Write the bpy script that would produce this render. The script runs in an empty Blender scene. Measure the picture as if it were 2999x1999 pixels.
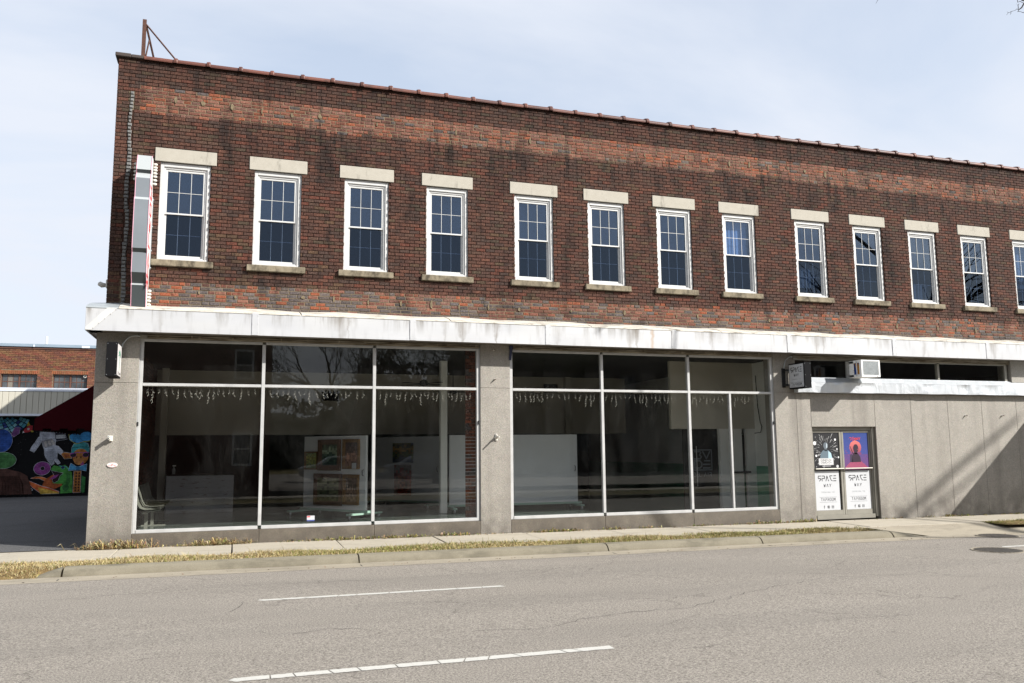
import bpy, bmesh, math, random
from mathutils import Vector, Matrix, noise as mnz
R = math.radians
rnd = random.Random(7)
scene = bpy.context.scene
COL = scene.collection

# ------------------------------------------------------------------ camera, sky, sun, exposure
CAMC = Vector((2.1821, -16.2828, 1.6226))
cr, cu, cf = Vector((0.9482, -0.3174, -0.0092)), Vector((-0.0313, -0.1224, 0.9920)), Vector((0.3160, 0.9403, 0.1260))
cd = bpy.data.cameras.new('camera'); cam = bpy.data.objects.new('camera', cd); COL.objects.link(cam)
cf.normalize(); cr = (cr - cf * cr.dot(cf)).normalized(); cu = cr.cross(cf)
cam.matrix_world = Matrix(((cr.x, cu.x, -cf.x, CAMC.x), (cr.y, cu.y, -cf.y, CAMC.y), (cr.z, cu.z, -cf.z, CAMC.z), (0, 0, 0, 1)))
cd.sensor_width = 36; cd.lens = 29.38; cd.clip_start = 0.05; cd.clip_end = 3000
scene.camera = cam

SUNV = Vector((1.14, -1.0, 1.02)).normalized()      # towards the sun
SKY_STRENGTH = 0.135
w = bpy.data.worlds.new('World'); scene.world = w; w.use_nodes = True
nt = w.node_tree; nt.nodes.clear()
out = nt.nodes.new('ShaderNodeOutputWorld'); bg = nt.nodes.new('ShaderNodeBackground')
sky = nt.nodes.new('ShaderNodeTexSky'); sky.sky_type = 'NISHITA'; sky.sun_disc = False
sky.sun_elevation = math.asin(SUNV.z); sky.sun_rotation = math.atan2(SUNV.x, SUNV.y)
sky.air_density = 1.0; sky.dust_density = 1.5; sky.ozone_density = 1.2
tc = nt.nodes.new('ShaderNodeTexCoord')
sep = nt.nodes.new('ShaderNodeSeparateXYZ'); nt.links.new(tc.outputs['Generated'], sep.inputs[0])
# clouds lie on a high flat layer: direction divided by its height
dv = nt.nodes.new('ShaderNodeMath'); dv.operation = 'MAXIMUM'; dv.inputs[1].default_value = 0.0
ad = nt.nodes.new('ShaderNodeMath'); ad.operation = 'ADD'; ad.inputs[1].default_value = 0.28
nt.links.new(sep.outputs[2], dv.inputs[0]); nt.links.new(dv.outputs[0], ad.inputs[0])
cx = nt.nodes.new('ShaderNodeMath'); cx.operation = 'DIVIDE'; cy = nt.nodes.new('ShaderNodeMath'); cy.operation = 'DIVIDE'
nt.links.new(sep.outputs[0], cx.inputs[0]); nt.links.new(ad.outputs[0], cx.inputs[1])
nt.links.new(sep.outputs[1], cy.inputs[0]); nt.links.new(ad.outputs[0], cy.inputs[1])
cmb = nt.nodes.new('ShaderNodeCombineXYZ'); nt.links.new(cx.outputs[0], cmb.inputs[0]); nt.links.new(cy.outputs[0], cmb.inputs[1])
mp = nt.nodes.new('ShaderNodeMapping'); mp.inputs['Rotation'].default_value = (0, 0, R(35)); mp.inputs['Scale'].default_value = (0.75, 1.5, 1); mp.inputs['Location'].default_value = (0.9, 2.2, 0)
nt.links.new(cmb.outputs[0], mp.inputs[0])
n1 = nt.nodes.new('ShaderNodeTexNoise'); n1.inputs['Scale'].default_value = 1.35; n1.inputs['Detail'].default_value = 7; n1.inputs['Roughness'].default_value = 0.52; n1.inputs['Distortion'].default_value = 0.5
nt.links.new(mp.outputs[0], n1.inputs['Vector'])
rp = nt.nodes.new('ShaderNodeValToRGB'); rp.color_ramp.elements[0].position = 0.33; rp.color_ramp.elements[0].color = (0.12, 0.12, 0.12, 1)
rp.color_ramp.elements[1].position = 0.60; rp.color_ramp.elements[1].color = (0.92, 0.92, 0.92, 1)
nt.links.new(n1.outputs[0], rp.inputs[0])
mixc = nt.nodes.new('ShaderNodeMix'); mixc.data_type = 'RGBA'
hz_ = nt.nodes.new('ShaderNodeMapRange'); hz_.inputs[1].default_value = 0.0; hz_.inputs[2].default_value = 0.45; hz_.inputs[3].default_value = 0.12; hz_.inputs[4].default_value = 0.0
nt.links.new(sep.outputs[2], hz_.inputs[0])
mxx = nt.nodes.new('ShaderNodeMath'); mxx.operation = 'ADD'; mxx.use_clamp = True; nt.links.new(rp.outputs[0], mxx.inputs[0]); nt.links.new(hz_.outputs[0], mxx.inputs[1])
nt.links.new(mxx.outputs[0], mixc.inputs[0]); base = nt.nodes.new('ShaderNodeMix'); base.data_type = 'RGBA'; base.inputs[0].default_value = 0.6; base.inputs[7].default_value = (2.55, 2.92, 3.8, 1)
nt.links.new(sky.outputs[0], base.inputs[6]); nt.links.new(base.outputs[2], mixc.inputs[6]); mixc.inputs[7].default_value = (3.1, 3.42, 4.2, 1)
tint = nt.nodes.new('ShaderNodeMix'); tint.data_type = 'RGBA'; tint.blend_type = 'MULTIPLY'; tint.inputs[0].default_value = 1; tint.inputs[7].default_value = (1.0, .96, .87, 1)
nt.links.new(mixc.outputs[2], tint.inputs[6]); nt.links.new(tint.outputs[2], bg.inputs[0]); bg.inputs[1].default_value = SKY_STRENGTH
nt.links.new(bg.outputs[0], out.inputs[0])

sl = bpy.data.lights.new('sun', 'SUN'); sl.energy = 4.3; sl.angle = R(0.53); sl.color = (1.0, 0.965, 0.905)
so = bpy.data.objects.new('sun', sl); COL.objects.link(so); so.rotation_euler = SUNV.to_track_quat('Z', 'Y').to_euler(); so.location = (30, -30, 40)
scene.view_settings.view_transform = 'Standard'; scene.view_settings.look = 'None'
scene.view_settings.exposure = 1.0; scene.view_settings.gamma = 1; scene.view_settings.use_curve_mapping = False
scene.render.engine = 'CYCLES'
scene.cycles.max_bounces = 10; scene.cycles.transparent_max_bounces = 16

# ------------------------------------------------------------------ helpers
def lin(c):
    c /= 255.0
    return c / 12.92 if c <= 0.04045 else ((c + 0.055) / 1.055) ** 2.4
def S(r, g, b, k=1.0):
    return (lin(r) * k, lin(g) * k, lin(b) * k, 1)
def A(r, g, b): return S(r, g, b, 1 / 1.9)          # albedo of something that reads r,g,b in full sun

class G:
    """tiny node builder"""
    def __init__(s, name):
        s.m = bpy.data.materials.new(name); s.m.use_nodes = True; s.t = s.m.node_tree; s.t.nodes.clear()
        s.out = s.t.nodes.new('ShaderNodeOutputMaterial')
    def n(s, typ, **kw):
        nd = s.t.nodes.new('ShaderNode' + typ)
        for k, v in kw.items():
            if k.startswith('_'): setattr(nd, k[1:], v)
            else: s.set(nd.inputs[k.replace('__', ' ')], v)
        return nd
    def set(s, sock, v):
        if isinstance(v, bpy.types.NodeSocket): s.t.links.new(v, sock)
        else:
            if isinstance(v, tuple) and len(v) == 4 and sock.type == 'VECTOR': v = v[:3]
            sock.default_value = v
    def mix(s, f, a, b, mode='MIX'):
        nd = s.t.nodes.new('ShaderNodeMix'); nd.data_type = 'RGBA'; nd.blend_type = mode
        s.set(nd.inputs[0], f); s.set(nd.inputs[6], a); s.set(nd.inputs[7], b); return nd.outputs[2]
    def math(s, op, a, b=0.0, clamp=False):
        nd = s.t.nodes.new('ShaderNodeMath'); nd.operation = op; nd.use_clamp = clamp
        s.set(nd.inputs[0], a); s.set(nd.inputs[1], b); return nd.outputs[0]
    def ramp(s, f, p0, p1, c0=(0, 0, 0, 1), c1=(1, 1, 1, 1)):
        nd = s.t.nodes.new('ShaderNodeValToRGB'); e = nd.color_ramp.elements
        e[0].position = p0; e[1].position = p1; e[0].color = c0; e[1].color = c1; s.set(nd.inputs[0], f); return nd.outputs[0]
    def pos(s): return s.n('NewGeometry').outputs['Position']
    def map(s, v, scale=(1, 1, 1), loc=(0, 0, 0), rot=(0, 0, 0)):
        nd = s.t.nodes.new('ShaderNodeMapping'); s.set(nd.inputs['Vector'], v); nd.inputs['Scale'].default_value = scale
        nd.inputs['Location'].default_value = loc; nd.inputs['Rotation'].default_value = rot; return nd.outputs[0]
    def noise(s, v, sc, det=4, rough=.55, dist=0):
        nd = s.n('TexNoise', Scale=sc, Detail=det, Roughness=rough, Distortion=dist); s.set(nd.inputs['Vector'], v); return nd.outputs[0]
    def bump(s, h, st=.5, d=.01):
        nd = s.n('Bump', Strength=st, Distance=d, Height=h); return nd.outputs[0]
    def bsdf(s, col, rough=.8, metal=0, normal=None, spec=.5, **kw):
        nd = s.n('BsdfPrincipled'); s.set(nd.inputs['Base Color'], col); s.set(nd.inputs['Roughness'], rough); s.set(nd.inputs['Metallic'], metal)
        s.set(nd.inputs['Specular IOR Level'], spec)
        if normal is not None: s.set(nd.inputs['Normal'], normal)
        s.t.links.new(nd.outputs[0], s.out.inputs[0]); return s.m

def simple(name, col, rough=.7, metal=0, var=.12, sc=3, bump=0, bsc=60, spec=.5):
    g = G(name); p = g.pos()
    n = g.noise(p, sc, 5)
    c = g.mix(g.ramp(n, .3, .7), tuple(x * (1 - var) for x in col[:3]) + (1,), tuple(min(1, x * (1 + var)) for x in col[:3]) + (1,))
    nm = g.bump(g.noise(p, bsc, 3), .4, bump) if bump else None
    return g.bsdf(c, rough, metal, nm, spec)

class MB:
    """mesh collector"""
    def __init__(s): s.v = []; s.f = []; s.c = []; s.mi = []
    def add(s, vs, fs, col=None, mi=0):
        o = len(s.v); s.v += [tuple(v) for v in vs]; s.f += [tuple(i + o for i in f) for f in fs]
        s.mi += [mi] * len(fs)
        if col is not None: s.c += [col] * len(vs)
        return s
    def box(s, x0, x1, y0, y1, z0, z1, col=None, ch=0):
        x0, x1 = min(x0, x1), max(x0, x1); y0, y1 = min(y0, y1), max(y0, y1); z0, z1 = min(z0, z1), max(z0, z1)
        if ch:
            ch = min(ch, (x1 - x0) / 3, (y1 - y0) / 3, (z1 - z0) / 3)
            bm = bmesh.new(); bmesh.ops.create_cube(bm, size=1)
            for v in bm.verts: v.co = ((x0 + x1) / 2 + v.co.x * (x1 - x0), (y0 + y1) / 2 + v.co.y * (y1 - y0), (z0 + z1) / 2 + v.co.z * (z1 - z0))
            bmesh.ops.bevel(bm, geom=bm.edges[:], offset=ch, segments=1, affect='EDGES')
            bm.verts.index_update(); s.add([v.co for v in bm.verts], [[v.index for v in f.verts] for f in bm.faces], col); bm.free(); return s
        return s.add([(x0, y0, z0), (x1, y0, z0), (x1, y1, z0), (x0, y1, z0), (x0, y0, z1), (x1, y0, z1), (x1, y1, z1), (x0, y1, z1)],
                     [(0, 3, 2, 1), (4, 5, 6, 7), (0, 1, 5, 4), (1, 2, 6, 5), (2, 3, 7, 6), (3, 0, 4, 7)], col)
    def tube(s, pts, r, n=8, col=None, cap=True):
        pts = [Vector(p) for p in pts]; rr = r if isinstance(r, (list, tuple)) else [r] * len(pts)
        vs = []; prev = None
        for i, p in enumerate(pts):
            d = (pts[min(i + 1, len(pts) - 1)] - pts[max(i - 1, 0)]).normalized()
            if prev is None: a = Vector((0, 0, 1)) if abs(d.z) < .9 else Vector((1, 0, 0)); u = d.cross(a).normalized()
            else: u = (prev - d * prev.dot(d)); u = u.normalized() if u.length > 1e-6 else d.orthogonal().normalized()
            prev = u; vv = d.cross(u)
            for k in range(n):
                t = 2 * math.pi * k / n; vs.append(p + (u * math.cos(t) + vv * math.sin(t)) * rr[i])
        fs = []
        for i in range(len(pts) - 1):
            for k in range(n): a = i * n + k; b = i * n + (k + 1) % n; fs.append((a, b, b + n, a + n))
        if cap: fs.append(tuple(range(n))[::-1]); fs.append(tuple(range((len(pts) - 1) * n, len(pts) * n)))
        return s.add(vs, fs, col)
    def prism(s, poly, y0, y1, col=None, axis='Y'):
        """poly in the plane (a,b); extruded along axis"""
        n = len(poly)
        if axis == 'Y': vs = [(a, y0, b) for a, b in poly] + [(a, y1, b) for a, b in poly]
        elif axis == 'X': vs = [(y0, a, b) for a, b in poly] + [(y1, a, b) for a, b in poly]
        else: vs = [(a, b, y0) for a, b in poly] + [(a, b, y1) for a, b in poly]
        fs = [tuple(range(n)), tuple(range(2 * n - 1, n - 1, -1))] + [(i, i + n, (i + 1) % n + n, (i + 1) % n) for i in range(n)]
        return s.add(vs, fs, col)
    def grid(s, fn, nu, nv, col=None):
        vs = [fn(i / nu, j / nv) for j in range(nv + 1) for i in range(nu + 1)]
        return s.add(vs, [(j * (nu + 1) + i, j * (nu + 1) + i + 1, (j + 1) * (nu + 1) + i + 1, (j + 1) * (nu + 1) + i) for j in range(nv) for i in range(nu)], col)
    def mesh(s, name, mat, smooth=False):
        me = bpy.data.meshes.new(name); me.from_pydata(s.v, [], s.f)
        mats = mat if isinstance(mat, (list, tuple)) else [mat]
        for m in mats: me.materials.append(m)
        if len(mats) > 1: me.polygons.foreach_set('material_index', s.mi)
        if s.c and len(s.c) == len(s.v):
            ca = me.color_attributes.new('col', 'FLOAT_COLOR', 'POINT'); flat = []
            for c in s.c: flat += [c[0], c[1], c[2], 1]
            ca.data.foreach_set('color', flat)
        bm = bmesh.new(); bm.from_mesh(me); bmesh.ops.recalc_face_normals(bm, faces=bm.faces[:]); bm.to_mesh(me); bm.free()
        if smooth: me.polygons.foreach_set('use_smooth', [True] * len(me.polygons))
        me.update(); return me
    def build(s, name, mat, parent=None, smooth=False):
        o = bpy.data.objects.new(name, s.mesh(name, mat, smooth)); COL.objects.link(o)
        if parent is not None: o.parent = parent; o.matrix_parent_inverse = Matrix.Translation(-wl(parent))
        return o
def wl(o):
    p = Vector((0, 0, 0))
    while o is not None: p += o.location; o = o.parent if not o.get('_abs') else None
    return p
def put(o, parent):
    """parent keeping world coordinates"""
    bpy_par = parent; o.parent = bpy_par; o.matrix_parent_inverse = Matrix.Translation(-Vector(WORLD.get(parent.name, (0, 0, 0)))); return o
WORLD = {}
def tag(o, label=None, cat=None, group=None, kind=None):
    if label: o['label'] = label
    if cat: o['category'] = cat
    if group: o['group'] = group
    if kind: o['kind'] = kind
    return o
def thing(name, label, cat, group=None, loc=(0, 0, 0)):
    o = bpy.data.objects.new(name, None); COL.objects.link(o); o.location = loc; o.empty_display_size = .2
    return tag(o, label, cat, group)
def part(name, mb, mat, parent, smooth=False, label=None, kind=None):
    """mb is in world coordinates; parents are unrotated empties or identity meshes"""
    o = bpy.data.objects.new(name, mb.mesh(name, mat, smooth)); COL.objects.link(o)
    o.parent = parent
    off = Vector((0, 0, 0)); q = parent
    while q is not None: off += q.location; q = q.parent
    o.location = -off
    return tag(o, label, kind=kind)
def inst(name, me, parent, loc, label=None, rot=None):
    o = bpy.data.objects.new(name, me); COL.objects.link(o); o.parent = parent
    off = Vector((0, 0, 0)); q = parent
    while q is not None: off += q.location; q = q.parent
    o.location = Vector(loc) - off
    if rot: o.rotation_euler = rot
    return tag(o, label)

# ------------------------------------------------------------------ materials
def mat_brick(name, rough_face=1.0, stain=True, up=False):
    g = G(name); p = g.pos()
    c = g.n('VertexColor', _layer_name='col').outputs[0]
    fine = g.noise(g.map(p, (1, 1, 1)), 38, 4, .65)
    c = g.mix(1.0, c, (.76, .74, .72, 1) if rough_face > .5 else (1.0, .98, .96, 1), 'MULTIPLY')
    c = g.mix(g.ramp(fine, .32, .72), g.mix(.5, c, (0, 0, 0, 1)), g.mix(.12, c, (.6, .45, .35, 1)))
    vert = g.noise(g.map(p, (60, 60, 6)), 1.0, 3, .6)          # rug texture: vertical scratches
    c = g.mix(g.math('MULTIPLY', g.ramp(vert, .35, .6, (1, 1, 1, 1), (0, 0, 0, 1)), .45 * rough_face), c, (.012, .008, .007, 1))
    if stain:
        big = g.noise(g.map(p, (2.2, 2.2, .75)), 1.0, 6, .65, .4)
        c = g.mix(g.math('MULTIPLY', g.ramp(big, .52, .68), .72), c, (.010, .008, .008, 1))
        # soot under the coping
        z = g.n('SeparateXYZ', Vector=p).outputs[2]
        sm = g.math('MULTIPLY', g.ramp(g.math('DIVIDE', g.math('SUBTRACT', z, 8.38), .5), .0, 1.0), g.ramp(g.noise(g.map(p, (3, 3, .8)), 1.6, 5), .35, .62))
        c = g.mix(g.math('MULTIPLY', sm, .7), c, (.012, .009, .008, 1))
        dr = g.ramp(g.noise(g.map(p, (4.5, 5, .45)), 1.35, 5, .65), .52, .64)
        zb = g.math('MULTIPLY', g.ramp(g.math('SUBTRACT', z, 7.15), .0, .55), g.ramp(g.math('SUBTRACT', z, 7.9), .0, .9, (1, 1, 1, 1), (.55, .55, .55, 1)))
        c = g.mix(g.math('MULTIPLY', g.math('MULTIPLY', dr, zb), .8), c, (.011, .009, .008, 1))
    h = g.math('ADD', g.math('MULTIPLY', vert, .8 * rough_face), fine)
    return g.bsdf(c, .9, 0, g.bump(h, .9, .006), .25)
M = {}
M['brick'] = mat_brick('rug_brick'); M['brick_orange'] = mat_brick('common_brick', .15)
M['brick_far'] = mat_brick('far_brick', .1, False)
def mat_mortar():
    g = G('mortar'); p = g.pos(); z = g.n('SeparateXYZ', Vector=p).outputs[2]
    n = g.noise(p, 25, 4)
    dark = g.mix(n, A(62, 40, 33), A(88, 62, 50)); light = g.mix(n, A(120, 104, 84), A(176, 160, 132))
    wob = g.math('MULTIPLY', g.math('SUBTRACT', g.noise(p, 3, 3), .5), .1)
    zz = g.math('ADD', z, wob)
    up = g.math('MULTIPLY', g.math('GREATER_THAN', zz, 7.9), g.math('LESS_THAN', zz, 8.40)); lo = g.math('LESS_THAN', zz, 4.72)
    return g.bsdf(g.mix(g.math('MAXIMUM', up, lo), dark, light), .95, 0, g.bump(g.noise(p, 90, 3), .6, .004), .2)
M['mortar'] = mat_mortar()
def mat_aggregate(name, a, b, dirt=.5, dz=0.0):
    g = G(name); p = g.pos()
    vo = g.n('TexVoronoi', Scale=62, Vector=p); vc = vo.outputs['Color']
    base = g.mix(g.noise(p, 6, 5), a, b)
    hs = g.n('HueSaturation', Saturation=.22, Value=1.0, Color=vc).outputs[0]
    c = g.mix(.55, base, g.mix(1.0, base, g.mix(.55, (1, 1, 1, 1), hs), 'MULTIPLY'))
    c = g.mix(1.0, c, g.ramp(g.noise(p, 62, 4, .8), .3, .7, (.66, .66, .66, 1), (1.3, 1.28, 1.24, 1)), 'MULTIPLY')
    sx_ = g.n('SeparateXYZ', Vector=p); xw = g.math('ADD', sx_.outputs[0], g.math('MULTIPLY', g.math('SUBTRACT', g.noise(g.map(p, (1, 1, .8)), 1.5, 3), .5), .25))
    for (xc_, hw_2, k_) in ((14.47, .16, .55), (14.62, .07, .35), (16.35, .20, .45), (16.05, .10, .3), (7.1, .10, .2), (18.6, .35, .22), (20.4, .12, .25)):
        mk_ = g.ramp(g.math('DIVIDE', g.math('ABSOLUTE', g.math('SUBTRACT', xw, xc_)), hw_2), .0, 1.0, (1, 1, 1, 1), (0, 0, 0, 1))
        mk_ = g.math('MULTIPLY', mk_, g.ramp(g.noise(g.map(p, (9, 9, .35)), 1.2, 5, .7), .30, .62))
        c = g.mix(g.math('MULTIPLY', mk_, k_), c, (.07, .058, .045, 1))
    st = g.noise(g.map(p, (1.6, 1.6, .22)), 1.5, 6, .6)
    c = g.mix(g.math('MULTIPLY', g.ramp(st, .47, .72), dirt), c, g.mix(.6, a, (.05, .04, .03, 1)))
    z = g.n('SeparateXYZ', Vector=p).outputs[2]
    low = g.math('MULTIPLY', g.ramp(z, -.05, .75, (1, 1, 1, 1), (0, 0, 0, 1)), g.ramp(g.noise(p, 3.2, 6), .28, .62))
    c = g.mix(g.math('MULTIPLY', low, .62), c, (.045, .036, .028, 1))
    h = g.math('ADD', vo.outputs['Distance'], g.noise(p, 220, 2))
    return g.bsdf(c, .62, 0, g.bump(h, .6, .004), .5)
M['clad'] = mat_aggregate('exposed_aggregate_panel', A(178, 172, 163), A(204, 198, 188), .45)
M['clad_dark'] = mat_aggregate('stained_aggregate_panel', A(128, 118, 104), A(150, 140, 126), .5)
def mat_stone():
    g = G('limestone'); p = g.pos(); n = g.noise(p, 9, 5)
    c = g.mix(n, A(210, 203, 188), A(230, 224, 210))
    st = g.noise(g.map(p, (5, 5, 1.6)), 1.2, 6, .7)
    c = g.mix(g.math('MULTIPLY', g.ramp(st, .58, .76), .7), c, A(104, 98, 88))
    pit = g.noise(p, 120, 2)
    c = g.mix(g.math('MULTIPLY', g.ramp(pit, .3, .38, (1, 1, 1, 1), (0, 0, 0, 1)), .35), c, A(120, 108, 90))
    return g.bsdf(c, .85, 0, g.bump(g.noise(p, 70, 4), .4, .003), .25)
M['stone'] = mat_stone()
def mat_sill():
    g = G('weathered_sill_stone'); p = g.pos(); n = g.noise(p, 9, 5)
    c = g.mix(n, A(150, 138, 116), A(196, 184, 160))
    st = g.noise(g.map(p, (4, 4, 2.5)), 1.6, 6, .7)
    c = g.mix(g.math('MULTIPLY', g.ramp(st, .44, .66), .8), c, A(72, 66, 56))
    return g.bsdf(c, .9, 0, g.bump(g.noise(p, 60, 4), .5, .004), .2)
M['sill'] = mat_sill()
def mat_fascia():
    g = G('white_fascia'); p = g.pos(); s = g.n('SeparateXYZ', Vector=p)
    c = g.mix(g.noise(g.map(p, (.7, .7, 2)), 1.5, 4), (.50, .505, .52, 1), (.62, .615, .59, 1))
    st = g.noise(g.map(p, (3.2, 1, .35)), 1.3, 6, .68, .3)
    top = g.ramp(g.math('DIVIDE', g.math('SUBTRACT', s.outputs[2], 3.75), .38), .1, 1.0)
    m = g.math('MULTIPLY', g.ramp(st, .50, .66), g.math('MULTIPLY', top, .85))
    c = g.mix(m, c, (.17, .145, .11, 1))
    xw = g.math('ADD', s.outputs[0], g.math('MULTIPLY', g.math('SUBTRACT', g.noise(g.map(p, (1, 1, 2)), 5, 4), .5), .12))
    for (xc_, hw_2, k_) in ((.95, .10, .25), (4.1, .30, .5), (4.22, .05, .6), (6.1, .12, .35), (6.45, .22, .6), (7.15, .12, .6), (8.45, .2, .3), (10.1, .28, .45), (10.25, .08, .6), (12.05, .14, .5), (12.6, .2, .2), (14.8, .20, .55), (15.0, .08, .5), (17.9, .15, .35), (20.1, .2, .4)):
        wz = g.math('MULTIPLY', g.math('MAXIMUM', g.math('SUBTRACT', s.outputs[2], 3.62), .05), hw_2 * 2.2)
        mk_ = g.ramp(g.math('DIVIDE', g.math('ABSOLUTE', g.math('SUBTRACT', xw, xc_)), wz), .1, 1.0, (1, 1, 1, 1), (0, 0, 0, 1))
        c = g.mix(g.math('MULTIPLY', g.math('MULTIPLY', mk_, k_), g.ramp(g.noise(g.map(p, (14, 1, 1.5)), 1.5, 4), .25, .6)), c, (.16, .125, .085, 1))
    rz = g.ramp(g.math('DIVIDE', g.math('ABSOLUTE', g.math('SUBTRACT', xw, 10.62)), .05), .0, 1.0, (1, 1, 1, 1), (0, 0, 0, 1)); c = g.mix(g.math('MULTIPLY', rz, .5), c, (.42, .22, .06, 1))
    lo = g.math('MULTIPLY', g.ramp(g.noise(g.map(p, (7, 1, .8)), 1.4, 5), .52, .7), g.ramp(g.math('SUBTRACT', s.outputs[2], 3.69), .0, .25, (1, 1, 1, 1), (0, 0, 0, 1)))
    c = g.mix(g.math('MULTIPLY', lo, .35), c, (.28, .27, .26, 1))
    return g.bsdf(g.mix(1.0, c, (.82, .83, .86, 1), 'MULTIPLY'), .42, .05, g.bump(g.noise(g.map(p, (1, 1, 1)), 1.3, 2), .25, .02), .6)
M['fascia'] = mat_fascia()
def mat_ledge_white():
    g = G('peeling_white_trim'); p = g.pos()
    c = (.52, .49, .43, 1)
    c = g.mix(g.math('MULTIPLY', g.ramp(g.noise(g.map(p, (1.2, 5, 5)), 2.2, 7, .7), .5, .62), .8), c, (.13, .11, .085, 1))
    return g.bsdf(c, .7, 0, g.bump(g.noise(p, 20, 4), .5, .01), .3)
M['ledge_white'] = mat_ledge_white()
M['white_paint'] = simple('white_window_paint', (.53, .53, .52, 1), .45, var=.06, sc=6)
M['alu'] = simple('brushed_aluminium', (.44, .44, .435, 1), .42, .15, .10, 5)
M['alu_dull'] = simple('dull_aluminium', A(176, 172, 160), .5, .25, .12, 4)
M['soffit'] = simple('soffit_grey', A(150, 142, 130), .8, 0, .25, 1.2)
def mat_trim():
    g = G('weathered_head_trim'); p = g.pos()
    c = g.mix(g.ramp(g.noise(g.map(p, (.8, 3, 9)), 2.5, 6, .7), .38, .62), A(128, 114, 92), A(216, 206, 186))
    return g.bsdf(c, .8, 0, g.bump(g.noise(p, 30, 3), .4, .005), .3)
M['trim'] = mat_trim()
def mat_coping():
    g = G('terracotta_coping'); p = g.pos(); r_ = g.n('ObjectInfo').outputs['Random']
    c = g.mix(r_, A(104, 60, 50), A(142, 86, 70)); c = g.mix(g.math('MULTIPLY', g.ramp(g.noise(p, 5, 6, .7), .48, .66), .6), c, A(60, 46, 42))
    return g.bsdf(c, .55, 0, g.bump(g.noise(p, 40, 3), .4, .004), .4)
M['coping'] = mat_coping()
M['coping_dark'] = simple('dark_stone_coping', A(84, 72, 66), .8, 0, .2, 6, .003, 50)
M['rust'] = simple('rusty_steel', A(104, 66, 52), .85, 0, .3, 18)
M['sign_grey'] = simple('grey_sign_enamel', (.185, .205, .225, 1), .4, .1, .06, 2)
M['sign_pale_lit'] = simple('pale_lit_sign_enamel', (.36, .385, .39, 1), .4, .05, .04, 2)  # brightness of the up-facing sign facets is painted into this colour
M['sign_shade'] = simple('shaded_sign_enamel', (.055, .066, .070, 1), .45, .1, .06, 2)  # shade of the undercut sign facets is painted into this colour
M['sign_white'] = simple('white_sign_face', (.62, .60, .60, 1), .35, 0, .02, 2)
M['red'] = simple('red_letter', (.62, .045, .05, 1), .45, 0, .1, 20)
M['pink'] = simple('pink_edge', (.62, .30, .38, 1), .4, 0, .04, 5)
M['lump'] = simple('chalky_white_lamp', (.55, .53, .48, 1), .5, 0, .15, 40)
M['grey_mortar'] = simple('grey_sealant', A(148, 148, 146), .9, 0, .3, 25, .01, 60)
M['tan_patch'] = simple('tan_mortar_patch', A(150, 134, 106), .95, 0, .25, 30, .006, 80)
M['black'] = simple('black_paint', (.012, .012, .013, 1), .5, 0, .1, 5)
M['black_soft'] = simple('black_matt', (.006, .006, .007, 1), .9, 0, .1, 5, spec=.15)
M['white_plastic'] = simple('white_plastic', (.74, .74, .72, 1), .4, 0, .04, 5)
M['print_white'] = simple('white_print', (.47, .48, .50, 1), .3, 0, .02, 5)
M['ink'] = simple('black_ink', (.015, .015, .018, 1), .4, 0, .05, 5)
M['galv'] = None
def mat_galv():
    g = G('dented_galvanised_flashing'); p = g.pos()
    c = g.mix(g.noise(g.map(p, (2, 2, 1)), 2.4, 5), (.50, .53, .57, 1), (.66, .69, .72, 1))
    return g.bsdf(c, .42, .35, g.bump(g.noise(g.map(p, (2.2, 2, 1.2)), 1.3, 4, .6, .8), .8, .05), .5)
M['galv'] = mat_galv()
M['grey_metal'] = simple('grey_galvanised', (.42, .45, .46, 1), .45, .5, .1, 8)

def mat_glass(name, tint, refl=1.0, wav=.0):
    g = G(name); geo = g.n('NewGeometry')
    if wav:
        nm = g.bump(g.noise(g.map(geo.outputs['Position'], (1, 1, .7)), .9, 2), 1.0, wav)
    else: nm = geo.outputs['Normal']
    dt = g.n('VectorMath', _operation='DOT_PRODUCT'); g.set(dt.inputs[0], nm); g.set(dt.inputs[1], geo.outputs['Incoming'])
    c = g.math('ABSOLUTE', dt.outputs['Value'])
    f = g.math('ADD', .045, g.math('MULTIPLY', .955, g.math('POWER', g.math('SUBTRACT', 1.0, c, True), 5.0)))
    f = g.math('MULTIPLY', f, refl, True)
    tr = g.n('BsdfTransparent', Color=tint); gl = g.n('BsdfGlossy', Roughness=.0, Color=(.64, .80, 1, 1) if 'window' in name else (1, 1, 1, 1))
    if wav: g.set(gl.inputs['Normal'], nm)
    mx = g.n('MixShader'); g.set(mx.inputs[0], f); g.t.links.new(tr.outputs[0], mx.inputs[1]); g.t.links.new(gl.outputs[0], mx.inputs[2])
    res = mx
    if 'storefront' in name:                            # thin dusty smears on the panes
        df_ = g.n('BsdfDiffuse', Color=(.6, .6, .58, 1)); pn_ = geo.outputs['Position']
        sm_ = g.math('MULTIPLY', g.ramp(g.noise(g.map(pn_, (1.2, 1, .5)), 1.6, 6, .65, .6), .42, .75), g.ramp(g.noise(g.map(pn_, (9, 1, 2.2)), 1.5, 4, .7), .3, .7, (.25, .25, .25, 1)))
        m2_ = g.n('MixShader'); g.set(m2_.inputs[0], g.math('MULTIPLY', sm_, .011)); g.t.links.new(mx.outputs[0], m2_.inputs[1]); g.t.links.new(df_.outputs[0], m2_.inputs[2]); res = m2_
    g.t.links.new(res.outputs[0], g.out.inputs[0]); return g.m
M['shop_glass'] = mat_glass('storefront_glass', (.945, .95, .94, 1), .62, .0010)
M['win_glass'] = mat_glass('upper_window_glass', (.55, .64, .78, 1), 2.1, .0006)
M['screened'] = mat_glass('screened_window_glass', (.40, .47, .58, 1), 1.0, .0006)

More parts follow.
